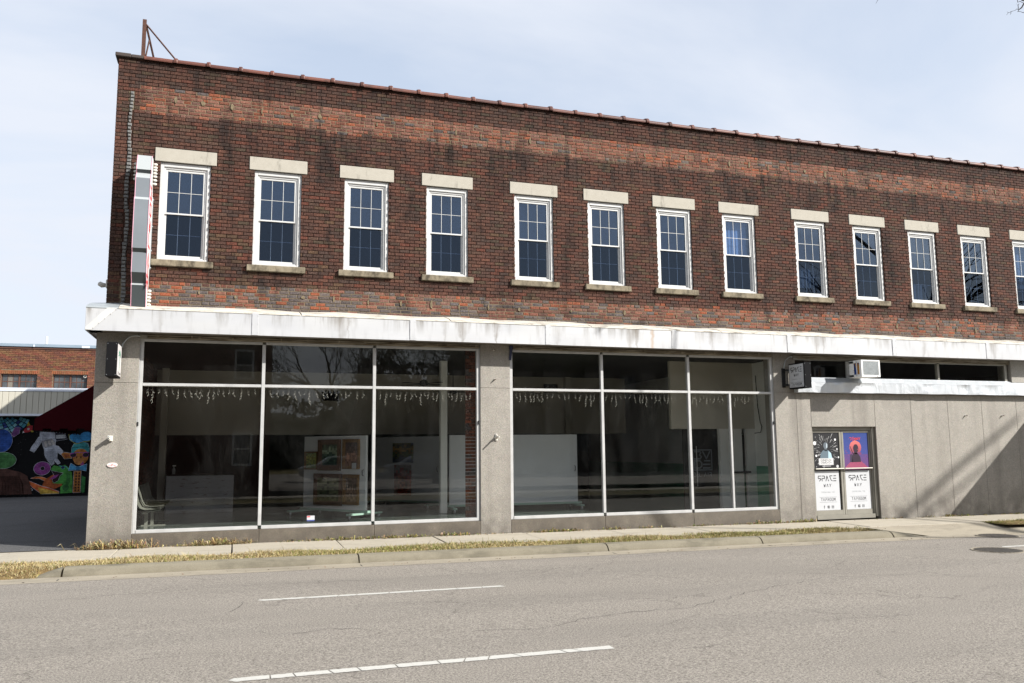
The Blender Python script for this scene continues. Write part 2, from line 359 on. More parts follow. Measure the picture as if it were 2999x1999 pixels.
def mat_asphalt(name, a, b, cracks=True, stains=True, sp=1.0):
    g = G(name); p = g.pos()
    v = g.n('TexVoronoi', Scale=70, Vector=p)
    grain = g.noise(p, 50, 5, .85)
    fine = g.noise(p, 150, 2, .7)
    c = g.mix(g.noise(g.map(p, (.35, .8, 1)), 1.0, 5, .6), a, b)
    dk = g.mix(.62, c, (0, 0, 0, 1)); lt = g.mix(.50 * sp, c, (.62, .58, .52, 1))
    c = g.mix(g.ramp(grain, .38, .58), dk, g.mix(g.ramp(fine, .40, .66), c, lt))
    c = g.mix(g.math('MULTIPLY', g.ramp(v.outputs['Distance'], .0, .22, (1, 1, 1, 1), (0, 0, 0, 1)), .5), c, lt)
    if stains:
        c = g.mix(g.math('MULTIPLY', g.ramp(g.noise(g.map(p, (.12, .9, 1)), 1.0, 5), .45, .7), .22), c, (.08, .075, .07, 1))
    h = g.math('ADD', grain, fine)
    if cracks:
        w1 = g.n('VectorMath', _operation='ADD'); g.set(w1.inputs[0], p)
        wn = g.n('TexNoise', Scale=1.6, Detail=6, Roughness=.65, Vector=p)
        sc = g.n('VectorMath', _operation='SCALE'); g.set(sc.inputs[0], wn.outputs['Color']); sc.inputs['Scale'].default_value = .75; g.set(w1.inputs[1], sc.outputs[0])
        vc = g.n('TexVoronoi', _feature='DISTANCE_TO_EDGE', Scale=.5); g.set(vc.inputs['Vector'], g.map(w1.outputs[0], (.8, 1, 1)))
        cm = g.ramp(vc.outputs['Distance'], .002, .007, (1, 1, 1, 1), (0, 0, 0, 1))
        msk = g.math('MULTIPLY', g.ramp(g.noise(g.map(p, (.7, 1, 1), (3, 1, 0)), 1.1, 4, .6), .50, .58), cm)
        c = g.mix(g.math('MULTIPLY', msk, .5), c, (.05, .043, .038, 1))
    return g.bsdf(c, .92, 0, g.bump(h, .9, .006), .25)
M['asphalt'] = mat_asphalt('worn_asphalt', A(168, 159, 148), A(190, 181, 169))
M['alley_asphalt'] = mat_asphalt('dark_alley_asphalt', (.065, .067, .072, 1), (.10, .10, .105, 1), False, True, .35)
def mat_conc(name, a, b, spots=.4, d=.006):
    g = G(name); p = g.pos()
    c = g.mix(g.noise(g.map(p, (.8, 1.5, 1)), 1.6, 6, .6), a, b)
    c = g.mix(1.0, c, g.ramp(g.noise(p, 70, 3, .7), .3, .7, (.78, .78, .78, 1), (1.14, 1.13, 1.1, 1)), 'MULTIPLY')
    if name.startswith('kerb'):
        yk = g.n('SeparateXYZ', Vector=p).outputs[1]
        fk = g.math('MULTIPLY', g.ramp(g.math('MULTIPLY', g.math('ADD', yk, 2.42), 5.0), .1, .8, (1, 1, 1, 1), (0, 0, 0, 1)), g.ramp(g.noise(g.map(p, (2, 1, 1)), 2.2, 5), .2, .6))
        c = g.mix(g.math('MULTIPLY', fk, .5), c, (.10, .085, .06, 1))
    c = g.mix(g.math('MULTIPLY', g.ramp(g.noise(g.map(p, (.5, 1.2, 1)), 2.3, 6, .65), .5, .72), spots), c, tuple(x * .45 for x in a[:3]) + (1,))
    return g.bsdf(c, .9, 0, g.bump(g.noise(p, 110, 3), .6, d), .25)
M['concrete'] = mat_conc('sidewalk_concrete', A(206, 196, 178), A(228, 219, 202), .3)
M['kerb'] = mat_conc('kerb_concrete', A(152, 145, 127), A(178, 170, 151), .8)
M['gutter'] = mat_conc('gutter_concrete', A(184, 174, 156), A(208, 198, 179), .5)
def mat_paint():
    g = G('worn_road_paint'); p = g.pos()
    c = g.mix(g.ramp(g.noise(p, 60, 3, .7), .25, .45), A(190, 184, 174), A(240, 238, 230))
    return g.bsdf(c, .8, 0, g.bump(g.noise(p, 150, 2), .5, .004), .3)
M['paint'] = mat_paint()
M['crack'] = simple('crack_filler', (.03, .027, .024, 1), .95)
def mat_vcol(name, rough=.85, spec=.25, trans=0):
    g = G(name); c = g.n('VertexColor', _layer_name='col').outputs[0]
    return g.bsdf(c, rough, 0, None, spec)
M['vcol'] = mat_vcol('grass_and_leaf'); M['vprint'] = mat_vcol('printed_colour', .5, .3)
def mat_mural():
    g = G('mural_paint_on_brick'); p = g.pos(); c = g.n('VertexColor', _layer_name='col').outputs[0]
    bt = g.n('TexBrick', Scale=1.0); g.set(bt.inputs['Vector'], g.map(p, (1, 1, 1), (0, 0, 0), (R(90), 0, 0)))
    for k_, v_ in (('Brick Width', .2), ('Row Height', .0685), ('Mortar Size', .008), ('Color1', (1, 1, 1, 1)), ('Color2', (.8, .8, .8, 1)), ('Mortar', (.3, .3, .3, 1))): bt.inputs[k_].default_value = v_
    c = g.mix(.4, c, g.mix(1.0, c, bt.outputs['Color'], 'MULTIPLY'))
    n = g.noise(g.map(p, (1, 1, 1)), 5, 6, .7); c = g.mix(1.0, c, g.ramp(n, .3, .7, (.45, .45, .45, 1), (1.5, 1.5, 1.5, 1)), 'MULTIPLY')
    w_ = g.ramp(g.noise(g.map(p, (3, 3, 14)), 2.2, 5, .7), .60, .68); c = g.mix(g.math('MULTIPLY', w_, .55), c, (.012, .011, .012, 1))
    return g.bsdf(c, .8, 0, g.bump(bt.outputs['Fac'], -.6, .006), .2)
M['mural'] = mat_mural()
def mat_soil():
    g = G('dry_soil'); p = g.pos()
    c = g.mix(g.ramp(g.noise(p, 14, 6, .7), .35, .65), A(92, 72, 48), A(178, 152, 104))
    return g.bsdf(c, .95, 0, g.bump(g.noise(p, 60, 4), .8, .02), .2)
M['soil'] = mat_soil()
def mat_lawn():
    g = G('winter_lawn'); p = g.pos()
    c = g.mix(g.ramp(g.noise(p, 3, 6, .7), .35, .65), A(98, 96, 52), A(160, 142, 92))
    return g.bsdf(c, .95, 0, g.bump(g.noise(p, 60, 4), .8, .02), .2)
M['lawn'] = mat_lawn()
M['bark'] = simple('bark', (.060, .048, .042, 1), .9, 0, .3, 12, .01, 30)
M['int_wall'] = simple('interior_plaster', (.50, .47, .40, 1), .8, 0, .05, 1)
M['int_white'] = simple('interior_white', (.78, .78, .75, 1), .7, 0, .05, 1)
M['int_green'] = simple('interior_green', (.13, .34, .22, 1), .7, 0, .05, 1)
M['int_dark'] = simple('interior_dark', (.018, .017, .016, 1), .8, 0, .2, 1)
M['int_floor'] = simple('polished_green_floor', (.10, .125, .11, 1), .18, 0, .1, 1)
M['board'] = simple('white_display_board', (.70, .71, .73, 1), .6, 0, .03, 2)
M['mint'] = simple('mint_painted_base', (.30, .46, .38, 1), .6, 0, .05, 4)
M['gold'] = simple('gilt_frame', (.26, .145, .055, 1), .4, .3, .25, 25)
M['brownframe'] = simple('carved_brown_frame', (.15, .085, .055, 1), .5, 0, .25, 25, .004, 60)
M['bench_grey'] = simple('bench_grey_green', (.17, .175, .15, 1), .5, 0, .05, 4)
def mat_plank():
    g = G('whitewashed_planks'); p = g.pos()
    c = g.mix(g.ramp(g.noise(g.map(p, (2, 2, 9)), 2, 6, .7), .55, .68), (.50, .50, .53, 1), (.22, .17, .14, 1))
    return g.bsdf(c, .7, 0, None, .3)
M['plank'] = mat_plank()
M['rubber'] = simple('dark_rubber', (.03, .03, .03, 1), .8)
M['awning'] = simple('maroon_canvas', (.034, .0035, .006, 1), .95, 0, .08, 3, spec=.05)
M['cream_metal'] = simple('cream_ribbed_metal', (.48, .46, .39, 1), .55, .1, .05, 1)
M['white_metal'] = simple('white_trim_metal', (.62, .66, .74, 1), .5, .1, .04, 1)
M['blue_metal'] = simple('blue_grey_roof_edge', (.26, .33, .40, 1), .5, .2, .08, 1)
M['far_glass'] = simple('old_dim_glass', (.055, .06, .065, 1), .15, 0, .5, 3)
M['far_frame'] = simple('brown_window_frame', (.085, .035, .022, 1), .7)
M['iron'] = simple('cast_iron', (.10, .09, .08, 1), .7, .4, .3, 30, .003, 90)

# ------------------------------------------------------------------ ground
SL = -0.0045
def gz(y):
    pts = [(-60, -.35), (-16, -.12), (-15.5, -.10), (-12.5, -.08), (-12.3, -.20), (-7, -.165), (-2.85, -.188), (-2.40, -.205), (-2.1, -.066), (-1.5, -.052), (-.12, -.035), (.3, -.03), (60, -.03)]
    if y <= pts[0][0]: return pts[0][1]
    for (a, za), (b, zb) in zip(pts, pts[1:]):
        if y <= b: return za + (zb - za) * (y - a) / (b - a)
    return pts[-1][1]
def gs(x): return SL * max(-30, min(60, x))

mb = MB(); mb.grid(lambda u, v: (-600 + 1200 * u, -600 + 1200 * v, -.62), 8, 8)
tag(mb.build('ground', M['lawn']), kind='structure')
def sheet(name, xs, ys, zoff, mat, parent=None, kind='structure'):
    mb = MB(); vs = [(x, y, gz(y) + gs(x) + zoff) for y in ys for x in xs]; nx = len(xs)
    mb.add(vs, [(j * nx + i, j * nx + i + 1, (j + 1) * nx + i + 1, (j + 1) * nx + i) for j in range(len(ys) - 1) for i in range(nx - 1)])
    o = mb.build(name, mat) if parent is None else part(name, mb, mat, parent)
    if parent is None: tag(o, kind=kind)
    return o
def frange(a, b, n): return [a + (b - a) * i / n for i in range(n + 1)]
XS = frange(-60, 90, 50)
road = sheet('road', XS, [-12.3, -9, -7, -5, -2.85], 0, M['asphalt'])
gut = sheet('gutter', XS, [-2.85, -2.6, -2.36], .002, M['gutter'])
sheet('verge_soil', frange(-60, 14.6, 20), [-2.42, -2.2, -2.1, -1.9, -1.5, -1.46], -.012, M['soil'])
# sidewalk slabs
sw = sheet('sidewalk_bed', XS, [-1.52, -1.3, -.12, .0], -.03, M['crack'])
sw.name = 'sidewalk'
x = .43 - 1.84 * 5; k = 0
while x < 34:
    x2 = x + 1.84; g = .008; sk = rnd.uniform(-.03, .03) ; dz = rnd.uniform(-.004, .004)
    mb = MB(); y0, y1 = -1.5, (-.135 if x2 > 0 else -.105)
    t = lambda xx, yy: gz(yy) + gs(xx) + dz
    P = [(x + g + sk * .5, y0), (x2 - g + sk * .5, y0), (x2 - g, y1), (x + g, y1)]
    mb.add([(a, b, t(a, b) - .09) for a, b in P] + [(a, b, t(a, b) - .006) for a, b in P] +
           [(a + (.007 if i in (0, 3) else -.007), b + (.007 if i < 2 else -.007), t(a, b)) for i, (a, b) in enumerate(P)],
           [(0, 1, 5, 4), (1, 2, 6, 5), (2, 3, 7, 6), (3, 0, 4, 7), (4, 5, 9, 8), (5, 6, 10, 9), (6, 7, 11, 10), (7, 4, 8, 11), (8, 9, 10, 11)])
    part('paving_slab', mb, M['concrete'], sw); x = x2; k += 1
# driveway apron on the right and alley ground on the left
mb = MB()
def ap(u, v):
    xx = 14.98 + 5.33 * u; e = max(0, min(1, (xx - 14.98) / .97, (20.31 - xx) / 1.1)); yy = -1.51 - (.60 + .26 * e) * v
    z0 = gz(-1.5) - .004; z1 = gz(-2.1) * (1 - e) + (-.195) * e
    return (xx, yy, gs(xx) + z0 + (z1 - z0) * v)
mb.grid(ap, 30, 8); tag(mb.build('driveway_apron', M['gutter'], smooth=True), kind='structure')
mb = MB(); mb.grid(lambda u, v: (-60 + 59.9 * u, -.10 + 19.4 * v, -.031 + gs(-60 + 59.9 * u) * (1 - v)), 30, 8)
tag(mb.build('alley_pavement', M['alley_asphalt']), kind='structure')
def acrack(pts, seed, wd=.02):
    r3 = random.Random(seed); P = []
    for (a, b) in zip(pts, pts[1:]):
        n = max(2, int(math.dist(a, b) / .3))
        for i in range(n): t = i / n; P.append((a[0] + (b[0] - a[0]) * t + r3.uniform(-.03, .03), a[1] + (b[1] - a[1]) * t + r3.uniform(-.03, .03)))
    P.append(pts[-1]); m_ = MB(); n = len(P); zz_ = lambda x_, y_: -.028 + gs(x_) * (1 - (y_ + .1) / 19.4)
    m_.add([(x_, y_ - wd, zz_(x_, y_)) for x_, y_ in P] + [(x_, y_ + wd, zz_(x_, y_)) for x_, y_ in P], [(i, i + 1, i + 1 + n, i + n) for i in range(n - 1)]); part('crack', m_, M['crack'], bpy.data.objects['alley_pavement'])
acrack([(-5.5, 3.2), (-2.6, 5.2), (-1.0, 7.8)], 1, .02); acrack([(-6, 10), (-3, 10.4), (-1, 10.1)], 2, .03); acrack([(-5, 1.4), (-2.0, 1.6), (-.6, 1.5)], 3, .015); acrack([(-7, 15), (-2, 15.2)], 4, .04); acrack([(-.12, 1.3), (-.5, -.05)], 5, .012)
# kerb: rolled profile, separate cast lengths, ramped ends
KP = [(-2.08, -.30), (-2.08, -.066), (-2.12, -.060), (-2.20, -.062), (-2.27, -.075), (-2.32, -.105), (-2.355, -.15), (-2.385, -.203), (-2.40, -.30)]
kerb = thing('kerb', None, None); kerb['kind'] = 'structure'
def kerb_run(xa, xb, ha=1, hb=1):
    n = max(2, int((xb - xa) / .25)); mb = MB(); m = len(KP); vs = []
    for i in range(n + 1):
        t = i / n; xx = xa + (xb - xa) * t; h = ha + (hb - ha) * t
        for (y, z) in KP: vs.append((xx, y + (1 - h) * .0, gs(xx) + (z if z < -.25 else -.215 + (z + .215) * h + rnd.uniform(-.0015, .0015))))
    fs = [(i * m + j, (i + 1) * m + j, (i + 1) * m + j + 1, i * m + j + 1) for i in range(n) for j in range(m - 1)] + [tuple(range(m)), tuple(n * m + j for j in range(m))[::-1]]
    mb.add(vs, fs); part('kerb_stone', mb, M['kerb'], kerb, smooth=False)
kerb_run(-.62, -.10, .0, 1)
js = [-.08, 4.22, 8.64, 11.86, 14.96]
for a, b in zip(js, js[1:]): kerb_run(a + .012, b - .012)
kerb_run(14.98, 15.95, 1, .0)
kerb_run(19.2, 20.3, .0, 1); kerb_run(20.33, 24.5); kerb_run(24.53, 29)
mb = MB()
# road markings (worn thermoplastic, broken into pieces by cracks)
def marking(xa, xb, yc, wd, n, taper=False):
    rr = random.Random(int(xa * 100)); mk = MB()
    cuts = sorted([xa, xb] + [xa + (xb - xa) * (i + rr.uniform(-.3, .3)) / n for i in range(1, n)])
    z = lambda xx: gz(yc) + gs(xx) + .004
    sk = [rr.uniform(-.03, .03) for _ in cuts]
    for i in range(len(cuts) - 1):
        a, b = cuts[i] + .006, cuts[i + 1] - .006; pts = []
        m = 8
        top = [(a + (b - a) * j / m + sk[i] * (1 - j / m) + sk[i + 1] * j / m, yc + wd / 2 + rr.uniform(-.006, .006)) for j in range(m + 1)]
        bot = [(a + (b - a) * j / m - sk[i] * (1 - j / m) - sk[i + 1] * j / m, yc - wd / 2 + rr.uniform(-.006, .006)) for j in range(m + 1)]
        if i == 0: bot[0] = (bot[0][0] + .05, bot[0][1]); top[0] = (top[0][0] + .05, top[0][1]); bot.insert(0, (a + .0, yc))
        poly = bot + top[::-1]
        mk.add([(p[0], p[1], z(p[0])) for p in poly], [tuple(range(len(poly)))])
    o = part('lane_marking', mk, M['paint'], road); return o
marking(2.22, 5.57, -9.02, .115, 12)
marking(2.55, 5.68, -5.42, .10, 10)
marking(15.52, 18.6, -4.38, .12, 8)
marking(14.2, 17.2, -9.02, .115, 10)
# long wandering cracks, real recessed-looking ribbons on the road
def crack(pts, wd=.012, seed=1, jit=.05):
    rr = random.Random(seed); P = []
    for (a, b) in zip(pts, pts[1:]):
        n = max(2, int(math.dist(a, b) / .12))
        for i in range(n): t = i / n; P.append((a[0] + (b[0] - a[0]) * t + rr.uniform(-jit, jit) * .5, a[1] + (b[1] - a[1]) * t + rr.uniform(-jit, jit)))
    P.append(pts[-1]); vs = []; n = len(P)
    for i, (px, py) in enumerate(P):
        d = Vector(P[min(i + 1, n - 1)]) - Vector(P[max(i - 1, 0)]); d = Vector((d.x, d.y)).normalized(); q = Vector((-d.y, d.x))
        ww = wd * (.3 + rr.random()) * .5 * min(1, (i + .3) / 3, (n - i - .7) / 3)
        z = gz(py) + gs(px) + .003
        vs += [(px + q.x * ww, py + q.y * ww, z), (px - q.x * ww, py - q.y * ww, z)]
    mb = MB(); mb.add(vs, [(2 * i, 2 * i + 1, 2 * i + 3, 2 * i + 2) for i in range(n - 1)]); part('crack', mb, M['crack'], road)
_cr = crack
def crack(pts, wd, seed): _cr(pts, wd * .62, seed)
crack([(-1.2, -4.6), (1.0, -4.35), (2.6, -4.1), (4.2, -4.25), (6.2, -4.15), (9.0, -3.9)], .012, 3)
crack([(2.45, -5.2), (2.3, -5.9), (2.15, -6.4)], .012, 4)
crack([(2.3, -7.2), (2.75, -7.5), (3.2, -7.35), (3.7, -7.6)], .014, 5)
crack([(4.3, -7.9), (5.2, -8.1), (6.0, -7.7), (7.2, -7.6), (8.6, -6.9), (10.1, -6.3), (11.2, -6.5), (12.8, -6.0)], .012, 6)
crack([(6.6, -6.2), (7.3, -6.7), (7.6, -7.2)], .012, 7)
crack([(8.9, -5.3), (10.2, -5.9), (11.3, -6.5), (12.6, -7.3), (13.4, -8.2)], .014, 8)
crack([(11.2, -4.4), (12.6, -4.7), (14.2, -4.8), (16.0, -5.2)], .012, 9)
crack([(8.2, -8.2), (8.8, -8.6), (9.1, -9.2)], .012, 10)
crack([(6.0, -3.6), (7.8, -3.9), (9.6, -3.6)], .010, 11)
# dark thin joints on the gutter
for jx in (4.22, 8.64, 11.86, 14.96, -.09):
    mb = MB(); mb.box(jx - .007, jx + .007, -2.84, -2.40, gz(-2.6) + gs(jx) - .01, gz(-2.6) + gs(jx) + .006); part('gutter_joint', mb, M['crack'], gut)
# manhole covers
def manhole(x, y, r, lab):
    t = thing('manhole_cover', lab, 'manhole cover', 'cast iron manhole covers in the road', (x, y, gz(y) + gs(x)))
    z = gz(y) + gs(x)
    mb = MB(); n = 36
    vs = []; 
    for rr_, zz in ((r, .0), (r, .012), (r * .93, .012), (r * .93, .004)):
        vs += [(x + rr_ * math.cos(2 * math.pi * i / n), y + rr_ * math.sin(2 * math.pi * i / n), z + zz) for i in range(n)]
    mb.add(vs, [(k * n + i, k * n + (i + 1) % n, (k + 1) * n + (i + 1) % n, (k + 1) * n + i) for k in range(3) for i in range(n)])
    part('rim', mb, M['gutter'], t)
    mb = MB(); mb.prism([(x + r * .91 * math.cos(2 * math.pi * i / n), y + r * .91 * math.sin(2 * math.pi * i / n)) for i in range(n)], z - .02, z + .004, axis='Z')
    for i in range(-5, 6):
        h = math.sqrt(max(0, (r * .85) ** 2 - (i * r * .16) ** 2))
        if h > .05: mb.box(x + i * r * .16 - r * .045, x + i * r * .16 + r * .045, y - h, y + h, z + .004, z + .014)
    part('lid', mb, M['iron'], t)
manhole(15.0, -4.76, .42, 'ribbed cast iron manhole cover in the asphalt near the right edge')
manhole(17.15, -2.86, .40, 'cast iron manhole cover straddling the concrete gutter at the right')

# grass blades and weeds
GR = [A(226, 206, 150), A(208, 182, 126), A(180, 178, 96), A(138, 150, 68), A(234, 218, 172), A(170, 138, 98)]
def blades(name, regions, seed, base=.0, kind='stuff', lab=None, hmul=1.0):
    rr = random.Random(seed); mb = MB(); V = []; F = []; C = []
    for (xa, xb, ya, yb, dens, greenish) in regions:
        n = int((xb - xa) * (yb - ya) * dens)
        for _ in range(n):
            xx = rr.uniform(xa, xb); e = .04 * math.sin(xx * 3.1) + .03 * math.sin(xx * 7.7) + .02 * math.sin(xx * 17)
            yy = rr.uniform(ya, yb) + e * (1 if rr.random() < .5 else -.6)
            clump = .5 + .5 * math.sin(xx * 2.3 + 1.7 * math.sin(yy * 5 + xx * .7))
            if rr.random() > .35 + .75 * clump: continue
            h = rr.uniform(.014, .07) * (.45 + .55 * clump) * hmul * (2.2 if rr.random() < .02 else 1); wd = rr.uniform(.0022, .0055)
            a = rr.uniform(0, 6.28); l = rr.uniform(.2, 1.3) * h; b = rr.uniform(0, 6.28)
            z = gz(yy) + gs(xx) - .012 + base; dx, dy = math.cos(a) * wd, math.sin(a) * wd
            lx, ly = math.cos(b) * l, math.sin(b) * l
            i = len(V); V += [(xx - dx, yy - dy, z), (xx + dx, yy + dy, z), (xx + lx * .4 + dx * .8, yy + ly * .4 + dy * .8, z + h * .6), (xx + lx * .4 - dx * .8, yy + ly * .4 - dy * .8, z + h * .6), (xx + lx, yy + ly, z + h)]
            F += [(i, i + 1, i + 2, i + 3), (i + 3, i + 2, i + 4)]
            gg = greenish * (.35 + 1.3 * (.5 + .5 * math.sin(xx * 1.3 + 2) * math.sin(xx * .47 + yy * 4)))
            c = GR[rr.choice((2, 3, 3))] if rr.random() < gg else GR[rr.choice((0, 0, 1, 4, 4, 5))]
            q = rr.uniform(.75, 1.2); C += [tuple(v * q for v in c[:3])] * 5
    mb.v = V; mb.f = F; mb.c = C; mb.mi = [0] * len(F)
    return tag(mb.build(name, M['vcol']), lab, None, None, kind)
blades('verge_grass', [(-3.5, -.4, -2.45, -1.48, 5200, .10), (-.4, 3.2, -2.12, -1.47, 7000, .14), (3.2, 14.4, -2.10, -1.45, 6000, .33), (12.0, 14.95, -2.06, -1.5, 2500, .35)], 3)
blades('verge_grass', [(18.3, 26, -2.06, -1.38, 4500, .7)], 5)
sheet('verge_soil', frange(18.3, 30, 8), [-2.1, -1.9, -1.5, -1.4], .004, M['soil'])
def weeds(seed, spots, name):
    rr = random.Random(seed); mb = MB()
    for (xc, yc, n, gf, sz) in spots:
        for _ in range(n):
            xx = xc + rr.gauss(0, .13); yy = min(-.135, yc + rr.gauss(0, .035)); z = gz(yy) + gs(xx)
            a = rr.uniform(0, 6.28); L = rr.uniform(.3, 1) * sz; h = L * rr.uniform(.15, .9); wd = rr.uniform(.003, .009) * (1.6 if rr.random() < gf else .8)
            d = Vector((math.cos(a), math.sin(a) * .5 - .25, 0)); q = Vector((-d.y, d.x, 0)).normalized() * wd
            p0 = Vector((xx, yy, z)); p1 = p0 + d * L * .5 + Vector((0, 0, h)); p2 = p0 + d * L + Vector((0, 0, h * rr.uniform(.1, 1.0)))
            c = GR[rr.choice((2, 3))] if rr.random() < gf else GR[rr.choice((0, 1, 4, 5))]; c = tuple(v * rr.uniform(.8, 1.15) for v in c[:3])
            mb.add([p0 - q, p0 + q, p1 + q, p1 - q, p2], [(0, 1, 2, 3), (3, 2, 4)], c)
    tag(mb.build(name, M['vcol']), kind='stuff')
sp = [(.0 + .10 * i, -.2, 90, .04, .20) for i in range(8)] + [(2.0, -.18, 260, .08, .18), (1.7, -.2, 120, .05, .15), (2.35, -.17, 110, .05, .15)]
for i in range(85):
    xx = rnd.uniform(.6, 21); 
    if 14.8 < xx < 16.7: continue
    sp.append((xx, -.17, rnd.randint(6, 34), .35 if xx > 3 else .1, rnd.uniform(.04, .09)))
for xx in (4.2, 4.6, 5.2, 5.6, 6.2, 6.5, 8.3, 8.6, 9.8, 13.6, 14.4, 14.6): sp.append((xx, -.18, 60, .45, .10))
weeds(11, sp, 'wall_foot_weeds')
mb = MB(); rr = random.Random(5)
for _ in range(420):                                   # dead leaves and litter
    xx = rr.uniform(-3, 19); yy = rr.choice((rr.uniform(-2.1, -1.5), rr.uniform(-2.8, -2.4), rr.gauss(-.25, .07), rr.uniform(-2.5, -1.5) if xx < 0 else rr.uniform(-2.7, -2.4)))
    yy = min(yy, -.14); s_ = rr.uniform(.008, .022); a = rr.uniform(0, 6.28); z = gz(yy) + gs(xx) + .006; q = Vector((math.cos(a), math.sin(a), 0)) * s_; q2 = Vector((-q.y, q.x, 0)) * .5
    p = Vector((xx, yy, z)); c = tuple(v * rr.uniform(.6, 1) for v in rr.choice((A(140, 84, 48), A(176, 130, 80), A(110, 70, 46)))[:3])
    mb.add([p - q, p - q2 + Vector((0, 0, .006)), p + q, p + q2 + Vector((0, 0, .009))], [(0, 1, 2, 3)], c)
tag(mb.build('fallen_leaves', M['vcol']), kind='stuff')

# ------------------------------------------------------------------ main building
B = thing('brick_commercial_building', 'two storey dark red brick commercial building with white canopy and large shop windows', 'building')
WX = [1.2349, 2.9092, 4.6193, 6.2758, 8.1757, 9.8663, 11.55, 13.2555, 15.2442, 16.9286, 18.6325, 20.3349, 22.10, 23.8]
OPW = .445; ZS0, ZS1, ZL0, ZL1 = 4.983, 5.106, 6.969, 7.226
XR = 25.0; ZT = 8.87
ops = [(x - OPW, x + OPW, ZS1, ZL0) for x in WX]
def wall_mass(mb, x0, x1, z0, z1, y0, y1, ops):
    xs = sorted(set([x0, x1] + [o[0] for o in ops if x0 < o[0] < x1] + [o[1] for o in ops if x0 < o[1] < x1]))
    for a, b in zip(xs, xs[1:]):
        cuts = sorted([(o[2], o[3]) for o in ops if o[0] <= a + 1e-6 and o[1] >= b - 1e-6]); z = z0
        for c0, c1 in cuts:
            if c0 > z: mb.box(a, b, y0, y1, z, c0)
            z = max(z, c1)
        if z < z1: mb.box(a, b, y0, y1, z, z1)
mb = MB(); wall_mass(mb, .0, XR, 3.78, ZT, .012, .30, ops); part('brick_wall_backing', mb, M['mortar'], B)
# bricks
PAL = [A(124, 66, 52), A(112, 60, 50), A(130, 76, 60), A(104, 62, 54), A(138, 82, 64), A(96, 66, 62), A(122, 70, 58), A(146, 86, 66), A(116, 80, 66), A(106, 70, 62), A(140, 66, 46)]
PAL_OL = [A(112, 88, 62), A(98, 82, 62), A(128, 94, 66)]
PAL_OR = [A(170, 98, 76), A(156, 92, 76), A(180, 104, 78), A(146, 90, 78), A(172, 112, 94), A(192, 100, 62), A(156, 110, 98), A(180, 120, 100), A(134, 88, 78)]
PAL_GY = [A(116, 112, 116), A(132, 122, 120), A(104, 98, 102)]
PC = .0685; Z0B = 4.983 - PC * 12
blocks = [(x - OPW, x + OPW, ZS1, ZL0) for x in WX] + [(x - .54, x + .54, ZL0, ZL1) for x in WX] + [(x - .54, x + .54, ZS0, ZS1) for x in WX]
blocks += [(.205, .295, 4.25, 8.26)]
def clip(x0, x1, z0, z1):
    for (a, b, c, d) in blocks:
        if x1 <= a or x0 >= b or z1 <= c + .004 or z0 >= d - .004: continue
        ov = min(z1, d) - max(z0, c)
        if ov < .45 * (z1 - z0):
            if z0 < c: z1 = c - .004
            else: z0 = d + .004
            continue
        if x0 < a and x1 > b: return [(x0, a - .006, z0, z1), (b + .006, x1, z0, z1)]
        if x0 < a: x1 = a - (.006 if d - c < .4 else -.012 * rnd.random())
        elif x1 > b: x0 = b + (.006 if d - c < .4 else -.012 * rnd.random())
        else: return []
        if x1 - x0 < .03: return []
    return [(x0, x1, z0, z1)]
bricks = []
nC = int((ZT - Z0B) / PC) + 1
for k in range(nC):
    z0 = Z0B + k * PC; z1 = min(z0 + PC - .0105, ZT - .002)
    if z1 - z0 < .02: continue
    zc = (z0 + z1) / 2
    x = -.004 - (0 if k % 2 else .10)
    wav = .03 * math.sin(k * 2.1)
    while x < XR:
        jn = mnz.noise(Vector((x * 1.1, zc * 3, 4))) + .6 * mnz.noise(Vector((x * 4.3, zc * 9, 8)))
        toplo = (7.88 + .012 * (x - 2) * .5 if x < 12 else 7.94) + .07 * jn
        tophi = 8.375 + min(.06, x * .004)
        band = 2 if (zc > toplo and zc < tophi and x > .33) else (1 if zc < 4.69 + min(.05, x * .003) + .05 * jn and x > .33 else 0)
        edge = band and (abs(zc - toplo) < PC * .8 or zc > 4.62 and band == 1)
        wdt = .2 if not (band and (edge or rnd.random() < .18)) else rnd.choice((.1, .1, .13, .2))
        if band: wdt *= rnd.uniform(.9, 1.08)
        gp = .009 if not band else rnd.uniform(.008, .014)
        xa, xb = max(x, -.004), x + wdt - gp
        x += wdt
        if xb - xa < .04: continue
        for (a, b, c, d) in clip(xa, xb, z0, z1): bricks.append((a, b, c, d, band, zc))
cam_p = Vector(CAMC)
bricks.sort(key=lambda q: ((Vector(((q[0] + q[1]) / 2, 0, (q[2] + q[3]) / 2)) - cam_p).length - 8 * (q[1] - q[0])))
def brick_geo(mb, a, b, c, d, y, dep, col, ch=.0035, j=.0):
    jj = lambda: rnd.uniform(-j, j)
    o = [(a, y + dep, c), (b, y + dep, c), (b, y + dep, d), (a, y + dep, d), (a, y + ch, c), (b, y + ch, c), (b, y + ch, d), (a, y + ch, d),
         (a + ch + abs(jj()), y + jj(), c + ch + abs(jj())), (b - ch - abs(jj()), y + jj(), c + ch + abs(jj())), (b - ch - abs(jj()), y + jj(), d - ch - abs(jj())), (a + ch + abs(jj()), y + jj(), d - ch - abs(jj()))]
    mb.add(o, [(0, 1, 5, 4), (1, 2, 6, 5), (2, 3, 7, 6), (3, 0, 4, 7), (4, 5, 9, 8), (5, 6, 10, 9), (6, 7, 11, 10), (7, 4, 8, 11), (8, 9, 10, 11)], col)
